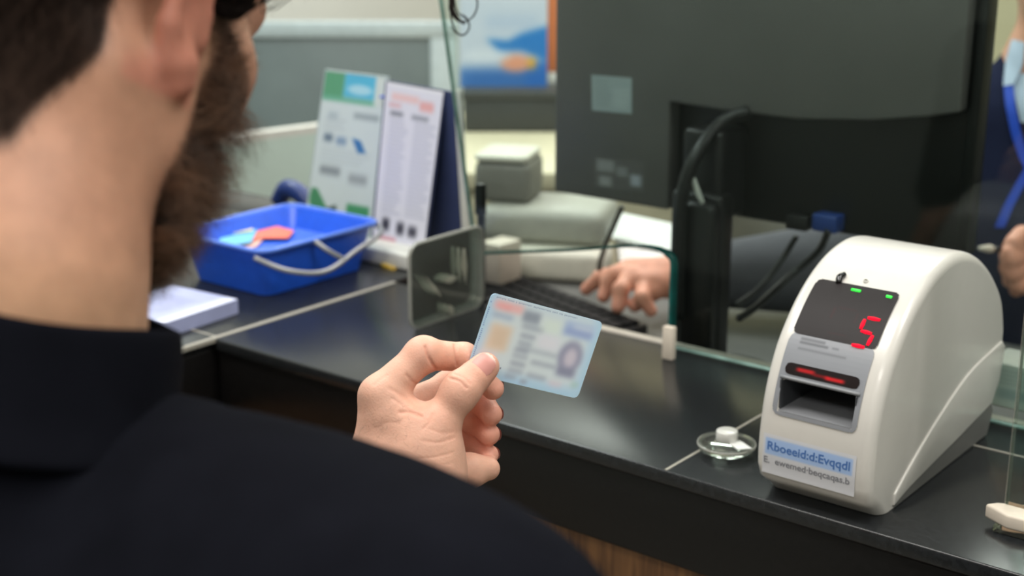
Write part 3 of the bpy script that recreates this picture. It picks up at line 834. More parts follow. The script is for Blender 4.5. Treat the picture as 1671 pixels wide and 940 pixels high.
Yg = 1.30
g_ = thing('leaflet_display', 'green and blue printed display board left of the white tent card', 'display stand', (-1.27, Yg + .02, T))
bl, br = ony(497, 402, Yg), ony(604, 428, Yg); bl[2] = br[2] = T + .001
tl, tr = ony(532, 116, Yg + .03), ony(630, 128, Yg + .03)
cv = Canvas(90, 240, (204, 216, 218))
cv.rect(-.1, -.1, .34, .16, (92, 158, 122), .02); cv.rect(.34, -.1, .86, .145, (88, 182, 216), .02); cv.rect(.0, .145, .9, .175, (110, 176, 150), .02)
cv.ell(.6, .09, .2, .03, (170, 216, 232), .5); cv.rect(.84, -.1, 1.1, .175, (206, 216, 212), .02)
cv.rect(.14, .25, .30, .28, (160, 176, 186), .05); cv.rect(.55, .235, .95, .255, (120, 132, 140), .04)
cv.rect(.12, .38, .26, .42, (90, 110, 132), .04); cv.rect(.32, .39, .48, .43, (120, 146, 178), .04); cv.poly([(.56, .38), (.7, .39), (.8, .46), (.68, .47)], (58, 118, 178))
cv.lines(.1, .28, .45, .36, 3, (180, 190, 196), .6, 4)
cv.rect(.12, .58, .44, .62, (120, 128, 136), .05); cv.rect(.58, .60, .86, .65, (150, 158, 164), .05); cv.lines(.1, .46, .9, .56, 4, (178, 190, 196), .5, 5)
cv.poly([(.03, .72), (.12, .72), (.46, .92), (.4, .98), (.02, .86)], (72, 140, 100)); cv.poly([(.26, .84), (.44, .80), (.5, .93), (.38, .96)], (70, 92, 86)); cv.rect(.60, .78, .94, .90, (70, 150, 104), .02)
cv.poly([(.0, .78), (.16, .96), (.0, .98)], (200, 214, 210)); cv.rect(0, .95, 1, 1.1, (164, 196, 196), .02)
cv.blur(1)
pv, pc = panel(cv, quadmap(tl, tr, br, bl)); obj('printed_board', pv, 'paint', g_, col=pc)
obj('backing_board', slab(tl + [-.003, .0012, .002], tr + [.003, .0012, .002], br + [.003, .0012, 0], bl + [-.003, .0012, 0], (0, .003, 0)), 'frost_frame', g_, False)
obj('back_leg', slab(tl + [.03, .004, -.06], tr + [-.03, .004, -.06], br + [-.03, .07, 0], bl + [.03, .07, 0], (0, .003, 0)), 'frost_frame', g_, False)
dot = ony(627, 158, Yg + .02)
obj('blue_dot', lathe([(0, -.001), (.006, -.001), (.006, .001), (0, .001)], dot), 'lanyard_blue', g_)

# blue tray
tx0, tx1, ty0, ty1 = -1.335, -1.180, 1.035, 1.222
zt = T + .058
tr_ = thing('leaflet_tray', 'bright blue plastic tray holding coloured leaflets on the left counter', 'tray', ((tx0 + tx1) / 2, (ty0 + ty1) / 2, T))
def ring(x0, x1, y0, y1, r, z): return [(a, b, z) for a, b in rrect(x1 - x0, y1 - y0, r, 5, (x0 + x1) / 2, (y0 + y1) / 2)]
rings = [ring(tx0 + .014, tx1 - .014, ty0 + .014, ty1 - .014, .014, T + .001), ring(tx0 + .002, tx1 - .002, ty0 + .002, ty1 - .002, .018, zt - .002), ring(tx0 - .004, tx1 + .004, ty0 - .004, ty1 + .004, .020, zt - .002),
         ring(tx0 - .004, tx1 + .004, ty0 - .004, ty1 + .004, .020, zt + .001), ring(tx0 + .004, tx1 - .004, ty0 + .004, ty1 - .004, .016, zt + .001), ring(tx0 + .018, tx1 - .018, ty0 + .018, ty1 - .018, .012, T + .036)]
n = len(rings[0]); V = np.array([p for r in rings for p in r]); Fs = []
for i in range(len(rings) - 1):
    for k in range(n): Fs.append([i * n + k, i * n + (k + 1) % n, (i + 1) * n + (k + 1) % n, (i + 1) * n + k])
Fs.append(list(range(n))[::-1]); Fs.append([(len(rings) - 1) * n + k for k in range(n)])
obj('tray_body', (V, Fs), 'blue_plastic', tr_, sharp=50)
M['rim_blue'] = mat('rim_blue', (92, 132, 232), .35)
rimp = ring(tx0 - .003, tx1 + .003, ty0 - .003, ty1 + .003, .02, zt + .001); obj('rim', tube(rimp + rimp[:1], .0028, 8, 0), 'rim_blue', tr_, label='lighter blue rim')
xw = tx1 + .006
obj('wire_handle', join(tube([(tx1 - .01, ty0 - .005, zt - .006), (xw + .012, ty0 + .02, zt - .022), (xw + .020, ty0 + .07, zt - .032), (xw + .012, ty0 + .13, zt - .020), (xw + .006, ty1 - .01, zt - .010), (tx1 - .004, ty1 + .002, zt - .004)], .0032, 8, 8),
                        tube([(tx1 + .003, ty0 + .075, zt), (xw + .010, ty0 + .085, zt - .012), (xw + .016, ty0 + .105, zt - .026)], .003, 8, 5)), 'wire', tr_, label='grey wire handle')
def leaf(nm, pxs, z, colr, label):
    pts = [onz(x, y, z) for x, y in pxs]
    cc = sum(pts) / len(pts)
    v, f = prism([tuple(p[:2]) for p in pts], ((0, 0, z - .0008), (1, 0, 0), (0, 1, 0), (0, 0, 1)), .0008)
    solo(nm, (v, f), mat('leaflet_' + colr[0], colr[1], .55), label, 'leaflet', 'leaflets in the blue tray', smooth=False)
leaf('leaflet', [(352, 384), (362, 362), (418, 352), (412, 376)], T + .0445, ('cream', (232, 218, 164)), 'cream leaflet at the far side of the blue tray')
leaf('leaflet', [(350, 404), (372, 368), (424, 366), (410, 395)], T + .0425, ('aqua', (104, 178, 212)), 'light blue leaflet at the left of the blue tray')
leaf('leaflet', [(398, 396), (425, 362), (480, 376), (470, 388), (430, 388)], T + .0405, ('coral', (232, 112, 84)), 'coral red leaflet in the middle of the blue tray')
leaf('leaflet', [(350, 408), (372, 396), (430, 390), (418, 402), (380, 412)], T + .0385, ('peach', (222, 176, 164)), 'pale pink leaflet at the near side of the blue tray')
# dark blue gadget behind the tray
c = ony(478, 335, 1.36); c[2] = T
sd = thing('tape_dispenser', 'small dark blue tape dispenser behind the blue tray', 'tape dispenser', (-1.41, 1.36, T))
obj('body', tube([(c[0] - .03, 1.36, T + .015), (c[0] - .01, 1.36, T + .036), (c[0] + .02, 1.36, T + .030), (c[0] + .035, 1.36, T + .013)], [.012, .014, .013, .0125], 12, 6), mat('deep_blue', (22, 48, 110), .4), sd)
# clear-topped paper block
qa, qb = onz(264, 530, T + .016), onz(388, 489, T + .016)
qp = np.array([-(qb - qa)[1], (qb - qa)[0], 0]); qp *= .105 / np.linalg.norm(qp)
pq = [qa + qp, qa, qb, qb + qp]
pb = thing('leaflet_pile', 'pile of pale lilac leaflets at the near left of the counter beside the man', 'leaflets', (*(sum(pq) / 4)[:2], T))
obj('pile', prism([tuple(p[:2]) for p in pq], ((0, 0, T + .0003), (1, 0, 0), (0, 1, 0), (0, 0, 1)), .0155), 'lilac_paper', pb, False)
cv = Canvas(80, 60, (166, 172, 208)); cv.rect(.25, .2, .75, .7, (150, 156, 196), .05); cv.lines(.3, .3, .7, .6, 4, (168, 172, 204), .6, 4); cv.rect(.0, .85, 1, 1, (214, 218, 240), .05); cv.blur(2)
pv, pc = panel(cv, quadmap(*[p + [0, 0, .0005] for p in (pq[0], pq[3], pq[2], pq[1])])); obj('top_sheet', pv, 'paint', pb, col=pc)

# ================================================================== background behind the staff
nh = np.array([FW[0], FW[1], 0]); nh /= np.linalg.norm(nh)
def onv(x, y, D):
    d = ray(x, y); return C + d * (D * math.cos(PITCH) * 0 + D) / (d @ nh)
def vbox(x0, y0, x1, y1, D, th, bev=.003, zb=None):
    a = onv(x0, y1, D); b = onv(x1, y0, D)
    w = (b - a) @ RT; z0 = a[2] if zb is None else zb; h = b[2] - z0
    return prism([(0, 0), (w, 0), (w, h), (0, h)], ((a[0], a[1], z0), RT, (0, 0, 1), nh), th, bev, 2)
def vpan(cv, x0, y0, x1, y1, D, off=.004):
    a = onv(x0, y0, D - off); b = onv(x1, y0, D - off); c_ = onv(x1, y1, D - off); d = onv(x0, y1, D - off)
    return panel(cv, quadmap(a, b, c_, d))
Dp = 3.3
pt = thing('glass_partition', 'grey frosted glass office partition in a pale frame behind the displays', 'partition', (*onv(560, 200, Dp)[:2], 0))
obj('frosted_panel', vbox(300, 62, 706, 330, Dp, .02, .002, 0), 'frost', pt, sharp=40)
obj('frame', join(vbox(300, 36, 746, 62, Dp - .005, .035, .003), vbox(706, 62, 746, 330, Dp - .005, .035, .003, 0)), 'frost_frame', pt, sharp=40, label='pale blue grey frame')
Dl = 2.5
ls = thing('desk_screen', 'low pale green desk screen with a white top edge behind the blue tray', 'desk screen', (*onv(460, 300, Dl)[:2], 0))
a, b = onv(300, 236, Dl), onv(545, 205, Dl)
def slope_screen(z_off, m, nm, th, hz=None, lab=None):
    tl_, tr2 = a + [0, 0, z_off], b + [0, 0, z_off]
    bl_, br_ = tl_.copy(), tr2.copy()
    if hz is None: bl_[2] = br_[2] = 0
    else: bl_[2] -= hz; br_[2] -= hz
    obj(nm, slab(tl_, tr2, br_, bl_, nh * th), m, ls, False, label=lab)
slope_screen(-.010, 'pale_green', 'screen_panel', .03)
slope_screen(.004, 'stand_white', 'top_rail', .034, .0138, 'white top rail')
# rear desk, box and poster
Dz = 3.15
rd = thing('rear_desk', 'beige desk standing behind the staff desk', 'desk', (*onv(860, 280, 2.6)[:2], 0))
c0 = onv(560, 330, 1.95); c0[2] = 0
A0 = C + nh * 2.52; A0[2] = 0
obj('desk_top', prism([(-.24, 0), (.40, 0), (.40, .70), (-.24, .70)], ((*A0[:2], 1.023), RT, nh, (0, 0, 1)), .03, .002), 'beige_desk', rd, sharp=40)
obj('desk_side', prism([(-.22, .02), (.38, .02), (.38, .68), (-.22, .68)], ((*A0[:2], 0.0), RT, nh, (0, 0, 1)), 1.0225, .002), 'beige_desk', rd, sharp=40)
bx_ = onv(830, 205, 3.1)
db = thing('storage_box', 'dark grey low box under the blue poster on the rear desk', 'box', (*bx_[:2], 1.053))
obj('box_body', vbox(757, 160, 925, 216, 2.95, .14, .006, 1.0535), 'dark_box', db, sharp=40)
obj('box_lid', vbox(754, 150, 928, 163, 2.945, .15, .003), 'dark_box', db, sharp=40)
zt2 = onv(800, 150, 2.945)[2]
po = thing('poster', 'blue and white printed poster standing on the dark grey box', 'poster', (*onv(825, 100, 3.03)[:2], zt2))
cv = Canvas(120, 150, (196, 206, 224))
cv.rect(0, 0, 1, .16, (150, 176, 206), .1); cv.rect(0, .2, 1, .3, (206, 214, 228), .1); cv.rect(.3, .42, .9, .52, (178, 194, 220), .1)
cv.poly([(.3, .60), (.55, .62), (.7, .56), (1, .50), (1, .78), (.7, .70), (.45, .70)], (40, 122, 200)); cv.rect(0, .84, 1.1, 1.1, (64, 118, 190), .08); cv.rect(.75, .78, 1.1, 1.0, (46, 112, 196), .06)
cv.ell(.64, .80, .17, .07, (232, 160, 130), .4); cv.ell(.82, .80, .05, .05, (226, 170, 60), .5); cv.ell(.3, .74, .25, .05, (214, 222, 236), .6)
cv.blur(3)
pv, pc = vpan(cv, 750, -60, 893, 142.5, 3.03); obj('print', pv, 'paint', po, col=pc)
obj('board', vbox(749, -62, 894, 143, 3.03, .012, .001), 'paper', po, False)
op_ = thing('orange_panel', 'narrow orange upright panel between the poster and the monitor', 'panel', (*onv(910, 60, 3.06)[:2], zt2))
obj('panel', vbox(893, -60, 925, 118, 3.06, .02, .002), 'orange', op_, sharp=40)
obj('panel_foot', vbox(896, 118.5, 923, 151, 3.06, .02, .002, zt2 + .0005), 'paper', op_, sharp=40, label='white lower part')
# ================================================================== people
def march(f, x, y, d0, d1, off=0., n=400):
    D = np.linspace(d0, d1, n); r = ray(x, y); P = (C + D[:, None] * r).astype(np.float32)
    s = f(P); k = np.argmax(s < off)
    return P[k].astype(float)

class Frame:
    def __init__(s, O, fwd, up):
        f_ = np.asarray(fwd, float); f_ /= np.linalg.norm(f_); u = np.asarray(up, float); u -= f_ * (u @ f_); u /= np.linalg.norm(u)
        s.R = np.stack([np.cross(f_, u), f_, u], 1); s.O = np.asarray(O, float)
    def __call__(s, *p): return s.O + s.R @ (np.array(p, float) / 1000)
    def inv(s, V): return (V - s.O) @ s.R * 1000

def head_frame(O, delta, pitch):
    d, a = math.radians(delta), math.radians(pitch)
    fw = np.array([math.sin(d), math.cos(d), 0]); up = np.array([0, 0, 1.])
    return Frame(O, fw * math.cos(a) - up * math.sin(a), fw * math.sin(a) + up * math.cos(a))

def rotz(deg):
    a = math.radians(deg); return np.array([[math.cos(a), -math.sin(a), 0], [math.sin(a), math.cos(a), 0], [0, 0, 1.]])
def roty(deg):
    a = math.radians(deg); return np.array([[math.cos(a), 0, math.sin(a)], [0, 1, 0], [-math.sin(a), 0, math.cos(a)]])

def build_head(S, H):
    R = H.R; m = .001
    S.el(H(0, -10, 48), np.array([75, 96, 82]) * m, R, .01)
    S.el(H(0, 34, 8), np.array([63, 62, 72]) * m, R, .02)
    S.el(H(0, 42, -42), np.array([51, 48, 54]) * m, R, .02)
    for s in (-1, 1):
        S.rc(H(s * 50, 8, -58), H(s * 15, 74, -88), .016, .015, .03)
        S.rc(H(s * 57, 8, -20), H(s * 52, 10, -58), .014, .014, .03)
        S.rc(H(s * 56, 50, -12), H(s * 44, 64, -16), .017, .016, .022)
        S.rc(H(s * 12, 90, 24), H(s * 44, 76, 26), .010, .010, .016)
        S.rc(H(s * 56, -28, -38), H(s * 24, 2, -150), .014, .012, .03)
    S.rc(H(0, 66, -92), H(0, 80, -90), .016, .013, .02)
    for s in (-1, 1): S.el(H(s * 32, 96, 8), np.array([15, 13, 10]) * m, R, .010, True)
    S.rc(H(0, 92, 16), H(0, 111, -26), .008, .0105, .014)
    for s in (-1, 1): S.rc(H(s * 10, 102, -32), H(s * 12, 98, -32), .0075, .007, .006)
    S.el(H(0, 90, -56), np.array([24, 10, 6]) * m, R, .006); S.el(H(0, 89, -66), np.array([21, 10, 6]) * m, R, .006)
    S.rc(H(-20, 101, -61), H(20, 101, -61), .0008, .0008, .002, True)
    for s in (-1, 1): S.el(H(s * 32, 81, 8), np.array([13, 12, 9]) * m, R, .002)
    # ears
    for s in (-1, 1):
        Re = R @ rotz(s * 12)
        S.el(H(s * 77, -7, 2), np.array([5, 13, 30]) * m, Re, .008)
        rim = [H(s * 73, 9, 4), H(s * 76, 10, 22), H(s * 79, -2, 33), H(s * 82, -15, 28), H(s * 82, -19, 8), H(s * 78, -15, -12), H(s * 76, -8, -26)]
        for i in range(6): S.rc(rim[i], rim[i + 1], .0038, .0038, .004)
        S.rc(H(s * 76, -2, -25), H(s * 75, 1, -31), .0078, .0072, .006)
        S.el(H(s * 82, -6, -2), np.array([5, 8, 12]) * m, Re, .005, True)
        S.rc(H(s * 72, 10, -2), H(s * 72, 10, -10), .005, .005, .006)

# ---------------------------------------------------------------- the customer
HM = None
H0 = head_frame((0, 0, 0), -14, 25)
O_ = atd(285, 160, .58) - (H0(76, 0, -39))
HM = head_frame(O_, -14, 25)
Nb = atd(-32, 590, .575)            # base of the neck
px = .40, .917
def under(x, y, D, r):
    return atd(x - px[0] * r * F / D, y + px[1] * r * F / D, D)
shl = [(under(322, 668, .575, .040), .040), (under(462, 738, .55, .055), .055), (under(615, 802, .52, .060), .060), (under(755, 858, .49, .058), .058)]
acr = under(852, 902, .465, .056)
RS = acr; LS = np.array([-.765, .29, 1.30])
elbR = RS + np.array([.035, .035, -.285]); wriR = elbR + np.array([-.02, .12, -.215])
elbL = np.array([-.765, .395, 1.035])
# the left hand, key points as pixel + distance
def hp(x, y, D): return atd(x, y, D)
wr1, wr2 = hp(628, 775, .893), hp(700, 778, .889)
wrc = (wr1 + wr2) / 2

def torso(S, inf=0., arms=True):
    S.el((-.53, .245, 1.15), (.185 + inf, .118 + inf, .23 + inf), None, .05)
    S.el((-.53, .235, .95), (.165 + inf, .115 + inf, .24 + inf), None, .05)
    for c, r in shl: pass
    P = shl + [(RS, .055)]
    for i in range(len(P) - 1): S.rc(P[i][0], P[i + 1][0], P[i][1] + inf, P[i + 1][1] + inf, .045 if i else .05)
    S.rc(Nb + [-.03, -.02, -.05], LS, .060 + inf, .055 + inf, .05)
    S.rc(Nb + [0, -.025, -.045], Nb + [0, -.06, -.15], .062 + inf, .09 + inf, .05)
    S.rc((-.53, .25, 1.2), RS + [-.03, -.01, -.03], .10 + inf, .05 + inf, .05)
    S.rc((-.53, .25, 1.2), LS + [.03, -.01, -.03], .10 + inf, .05 + inf, .05)

man = thing('person', 'bearded dark-haired man in a black polo shirt, back turned, holding up the card', 'person', (-.53, .22, 0))
# head and neck
Sh = Sdf(); build_head(Sh, HM)
Sh.rc(HM(0, -26, -40), Nb + [0, 0, .03], .052, .060, .035)
Sh.rc(Nb + [0, 0, .03], Nb + [0, -.01, -.05], .060, .072, .03)
Hc = HM(0, 0, 20)
hv, hq, hn = polygonize(Sh, np.minimum(Hc - .145, Nb - [.11, .11, .05]), np.maximum(Hc + .145, Nb + .11), .0021)
L = HM.inv(hv)
x_, y_, z_ = np.abs(L[:, 0]), L[:, 1], L[:, 2]
# scalp hairline / beard outline in head coordinates
zb = np.interp(y_, [-110, -88, -62, -40, -24, -5, 14, 22, 36, 44, 60, 85], [-98, -94, -76, -34, 14, 38, 42, 6, 6, 56, 78, 84])
scalp = sstep(-10, 8, z_ - zb) * (z_ > -118)
chk = np.interp(y_, [8, 20, 30, 44, 60, 78, 95], [0, 7, 9, -9, -27, -38, -37])
bk = np.interp(z_, [-140, -115, -95, -70, -45, -20, 5], [48, 26, 10, 8, 17, 25, 28])
beard = sstep(-8, 6, chk - z_) * sstep(-8, 8, y_ - bk) * sstep(-118, -100, z_ + .30 * np.clip(y_ - 40, -40, 60) * -1 * 0)
lips = ((L[:, 0] / 22) ** 2 + ((z_ + 61) / 9) ** 2 < 1) & (y_ > 80)
mous = (y_ > 84) & (z_ < -40) & (z_ > -110)
beard = np.where(lips, 0, np.maximum(beard, mous * .9))
ear = sstep(70, 76, x_) * sstep(-34, -30, y_) * sstep(16, 12, y_) * sstep(-42, -38, z_)
skin = lin((188, 140, 115))
def mixc(c, col, t): return c * (1 - t[:, None]) + lin(col) * t[:, None]
hc = np.ones((len(hv), 3)) * skin
hc = mixc(hc, (204, 160, 128), sstep(-90, -160, z_))
hc = mixc(hc, (190, 142, 120), sstep(30, 60, y_) * sstep(-60, -20, z_))
hc = mixc(hc, (200, 122, 106), ear * .6)
hc = mixc(hc, (92, 68, 56), sstep(.0, .8, beard) * .85)
hc = mixc(hc, (24, 18, 15), sstep(.1, .9, scalp) * .97)
hc = mixc(hc, (176, 100, 92), lips.astype(float) * .8)

# left arm and hand
TH = [(hp(700, 750, .889), .0185), (hp(716, 692, .885), .0120), (hp(752, 637, .884), .0103), (hp(788, 602, .8905), .0086)]
IX = [(hp(620, 646, .890), .0128), (hp(690, 578, .896), .0100), (hp(757, 583, .9155), .0092), (hp(804, 634, .9195), .0074)]
MD = [(hp(640, 676, .905), .0122), (hp(735, 632, .934), .0100), (hp(784, 654, .939), .0086), (hp(801, 676, .930), .0075)]
RG = [(hp(648, 706, .918), .0118), (hp(742, 672, .945), .0094), (hp(780, 692, .945), .0082), (hp(798, 709, .934), .0072)]
PK = [(hp(656, 736, .928), .0112), (hp(735, 712, .951), .0086), (hp(772, 727, .949), .0076), (hp(797, 742, .939), .0068)]
Sa = Sdf()
Sa.rc(LS, elbL, .046, .038, .02); Sa.rc(elbL, elbL * .7 + wrc * .3, .040, .039, .03); Sa.rc(elbL * .7 + wrc * .3, wrc - (wrc - elbL) * .12, .039, .026, .03)
Sa.rc(elbL * .25 + wr1 * .75, wr1, .024, .0195, .02); Sa.rc(elbL * .25 + wr2 * .75, wr2, .024, .0195, .02)
Sa.rc(wr1, IX[0][0], .0195, .0128, .018); Sa.rc(wr1 * .6 + wr2 * .4, MD[0][0], .019, .0125, .018)
Sa.rc(wr2 * .7 + wr1 * .3, RG[0][0], .018, .012, .016); Sa.rc(hp(680, 775, .905), PK[0][0], .017, .0115, .016)
Sa.rc(wr2, TH[0][0], .0195, .0185, .016)
Sa.rc(hp(650, 690, .892), hp(690, 715, .887), .0125, .0165, .016)
Sa.rc(hp(640, 668, .889), hp(672, 690, .889), .010, .009, .014)
for ch in (IX, MD, RG, PK):
    for i in range(3): Sa.rc(ch[i][0], ch[i + 1][0], ch[i][1], ch[i + 1][1], .0035 if i else .005)
    Sa.rc(ch[1][0] * .97 + ch[0][0] * .03, ch[1][0] * .97 + ch[2][0] * .03, ch[1][1] * 1.04, ch[1][1] * 1.04, .006)
Sa.rc(hp(706, 776, .908), hp(766, 768, .920), .0155, .0105, .010); Sa.rc(hp(766, 768, .920), hp(797, 765, .927), .0105, .0076, .006)
for i in range(3): Sa.rc(TH[i][0], TH[i + 1][0], TH[i][1], TH[i + 1][1], .012 if i == 0 else .005)
Sa.rc(TH[2][0] * .9 + TH[1][0] * .1, TH[2][0] * .9 + TH[3][0] * .1, .0110, .0108, .006)
tipd = TH[3][0] - TH[2][0]; tipd /= np.linalg.norm(tipd)
Sa.rc(TH[3][0] - tipd * .006, TH[3][0] + tipd * .003, .0098, .0080, .004)
fine = np.array([p for c_ in (TH, IX, MD, RG, PK) for p, r in c_] + [wr1, wr2])
lo, hi = fine.min(0) - .03, fine.max(0) + .02
def split_hand(V): return (V - wrc) @ (wrc - elbL) / np.linalg.norm(wrc - elbL) > -.022
av, aq, an = polygonize(Sa, lo, hi, .00095, split_hand)
# creases pressed into the skin
def proj(V):
    d = V - C; z = d @ FW; return 835.5 + F * (d @ RT) / z, 470 - F * (d @ UP) / z, z
def creases(V, Nn, lst, zmax):
    X, Y, Z = proj(V); facing = (Nn @ FW) < .15
    dp = np.zeros(len(V))
    for pts, dep, wid in lst:
        pts = catmull(np.array(pts, float), 5) if len(pts) > 2 else np.array(pts, float)
        best = np.full(len(V), 1e9)
        for i in range(len(pts) - 1):
            a, b = pts[i], pts[i + 1]; ab = b - a
            t = np.clip(((X - a[0]) * ab[0] + (Y - a[1]) * ab[1]) / (ab @ ab), 0, 1)
            best = np.minimum(best, np.hypot(X - a[0] - t * ab[0], Y - a[1] - t * ab[1]))
        dp = np.maximum(dp, dep * np.exp(-(best / wid) ** 2))
    dp *= facing & (Z < zmax)
    return dp
CR = [([(694, 566), (700, 585), (711, 602)], .0010, 2.6), ([(742, 560), (744, 578), (746, 596)], .0007, 2.2), ([(635, 634), (660, 648), (684, 667)], .0004, 3.5), ([(653, 673), (668, 672), (686, 679)], .0008, 3.0), ([(612, 700), (630, 690), (650, 690)], .0002, 3), ([(640, 650), (655, 660), (676, 676)], .0004, 2), ([(684, 770), (708, 769), (734, 766)], .0002, 1.6),
      ([(734, 617), (750, 622), (761, 633)], .0007, 2.0), ([(741, 610), (757, 616), (768, 627)], .0004, 1.6), ([(689, 719), (715, 722), (741, 714)], .00035, 2.0), ([(681, 748), (710, 746), (740, 738)], .0003, 1.8),
      ([(663, 612), (672, 622), (682, 628)], .0005, 2.2), ([(700, 700), (722, 707), (740, 704)], .0002, 1.8), ([(690, 762), (715, 760), (738, 756)], .0002, 1.6), ([(610, 628), (622, 618), (632, 612)], .0003, 2), ([(690, 700), (700, 690), (706, 676)], .0004, 2)]
dp = creases(av, an, CR, .905)
av = av - an * dp[:, None]
X, Y, Z = proj(av)
ac_ = np.ones((len(av), 3)) * lin((224, 175, 152))
for ch, rr_ in ((IX, .014), (MD, .013), (RG, .013), (PK, .012), (TH, .013)):
    for j, am in ((1, .30), (2, .22), (3, .5)):
        d = np.linalg.norm(av - ch[j][0], axis=1); ac_ = mixc(ac_, (222, 140, 122), np.exp(-(d / rr_) ** 2) * am)
ac_ = mixc(ac_, (196, 120, 100), np.clip(dp / .0008, 0, 1) * .3)
ac_ = mixc(ac_, (214, 150, 126), np.exp(-(((X - 682) / 22) ** 2 + ((Y - 668) / 16) ** 2)) * .5)
fo, fq, fn_ = polygonize(Sa, np.minimum(np.minimum(LS, elbL), wrc) - .07, np.maximum(np.maximum(LS, elbL), wrc) + .07, .004, lambda V: ~((V - wrc) @ (wrc - elbL) / np.linalg.norm(wrc - elbL) > -.018))
fc_ = np.ones((len(fo), 3)) * lin((214, 164, 138))

# relaxed right arm with its own hand, below the frame
def relaxed_hand(S, W, d, palm, side, sc=1.):
    """W wrist, d finger direction, palm normal, side = towards the thumb"""
    d, palm, side = [np.asarray(t, float) / np.linalg.norm(t) for t in (d, palm, side)]
    for k, (o, l, r) in enumerate(((.026, .090, .0095), (.009, .098, .0098), (-.009, .092, .0092), (-.026, .076, .0082))):
        a = W + side * o * sc * .6; b = W + (d * .085 + side * o) * sc
        S.rc(a, b, .017 * sc, .0125 * sc, .014)
        p1 = b + (d * .9 + palm * .3) * l * .45 * sc; p2 = p1 + (d * .6 + palm * .7) * l * .30 * sc; p3 = p2 + (d * .4 + palm * .8) * l * .2 * sc
        S.chain([(b, .0112 * sc), (p1, r * sc), (p2, r * .88 * sc), (p3, r * .76 * sc)], .005)
    t0 = W + (d * .02 + side * .022 + palm * .008) * sc; t1 = t0 + (d * .035 + side * .022 + palm * .012) * sc; t2 = t1 + (d * .032 + side * .006 + palm * .006) * sc; t3 = t2 + (d * .022 - side * .002) * sc
    S.chain([(t0, .017 * sc), (t1, .0125 * sc), (t2, .0105 * sc), (t3, .0085 * sc)], .008)
Sr = Sdf()
Sr.rc(RS, elbR, .046, .040, .02); Sr.rc(elbR, elbR * .6 + wriR * .4, .041, .038, .02); Sr.rc(elbR * .6 + wriR * .4, wriR, .038, .025, .02)
fd = (wriR - elbR); relaxed_hand(Sr, wriR, fd, (-1, 0, 0), (0, 1, .5))
allp = np.array([RS, elbR, wriR, wriR + fd / np.linalg.norm(fd) * .2])
rv, rq, rn = polygonize(Sr, allp.min(0) - .075, allp.max(0) + .075, .003)
rc_ = np.ones((len(rv), 3)) * lin((214, 164, 138))
# trunk under the shirt
St = Sdf(); torso(St, -.010)
tv, tq, tn = polygonize(St, (-.90, .05, .70), (-.12, .50, 1.46), .007)
tc_ = np.ones((len(tv), 3)) * lin((206, 156, 130))
body = obj('body', join((hv, hq), (av, aq), (fo, fq), (rv, rq), (tv, tq)), 'skin', man, col=np.concatenate([hc, ac_, fc_, rc_, tc_]))
for s in (-1, 1):
    obj('eye', lathe([(0, -.0115)] + [(.0115 * math.cos(t), .0115 * math.sin(t)) for t in np.linspace(-1.4, 1.4, 14)] + [(0, .0115)], HM(s * 32, 81.5, 8), 18), 'eye_white', man)
    obj('iris', tube([HM(s * 32, 92.0, 7), HM(s * 32, 93.2, 7), HM(s * 32, 93.4, 7)], [.0052, .0050, .0036], 14, 0), 'hair_dark', man)

# hair, beard
def scatter(V, Q, w, n, Nn):
    fcw = w[Q].mean(1); a = V[Q]
    area = np.linalg.norm(np.cross(a[:, 2] - a[:, 0], a[:, 3] - a[:, 1]), axis=1) * fcw
    i = rng.choice(len(Q), n, p=area / area.sum()); u = rng.random((n, 2))
    q = a[i]
    P = q[:, 0] * ((1 - u[:, 0]) * (1 - u[:, 1]))[:, None] + q[:, 1] * (u[:, 0] * (1 - u[:, 1]))[:, None] + q[:, 2] * (u[:, 0] * u[:, 1])[:, None] + q[:, 3] * ((1 - u[:, 0]) * u[:, 1])[:, None]
    return P, Nn[Q[i, 0]], i
wb = np.where(beard > .3, beard, beard * .35)
P, Nn, _ = scatter(hv, hq, wb, 15000, hn)
l = HM.inv(P)
dn = HM.R @ np.array([0, .25, -1.])
cl_ = rng.integers(0, len(P), 300)
cid = np.empty(len(P), int)
for i in range(0, len(P), 2000): cid[i:i + 2000] = ((P[i:i + 2000, None] - P[cl_][None]) ** 2).sum(-1).argmin(1)
cdir = rng.normal(size=(300, 3)) * .6; cshade = rng.uniform(0, 1, 300)
dirs = Nn * 1.0 + dn * .55 + cdir[cid] + rng.normal(size=P.shape) * .22 + (P[cl_][cid] + Nn * .01 - P) * 28
low_ = sstep(2, -36, l[:, 2]) * sstep(-135, -95, l[:, 2]) * (1 - .5 * sstep(50, 75, l[:, 1]) * sstep(-62, -82, l[:, 2]))
Ln = (.007 + .015 * low_) * rng.uniform(.6, 1.2, len(P))
sv_, sq_ = strands(P - Nn * .0006, dirs, Ln, .00013, 4, .30)
bt = np.clip(cshade[cid] + rng.normal(size=len(P)) * .2, 0, 1)[:, None]
bcol = np.repeat(lin((34, 24, 19)) * (1 - bt) + lin((138, 102, 78)) * bt, 15, axis=0)
obj('beard', (sv_, sq_), 'beard_hair', man, col=bcol, label='short dark brown beard')
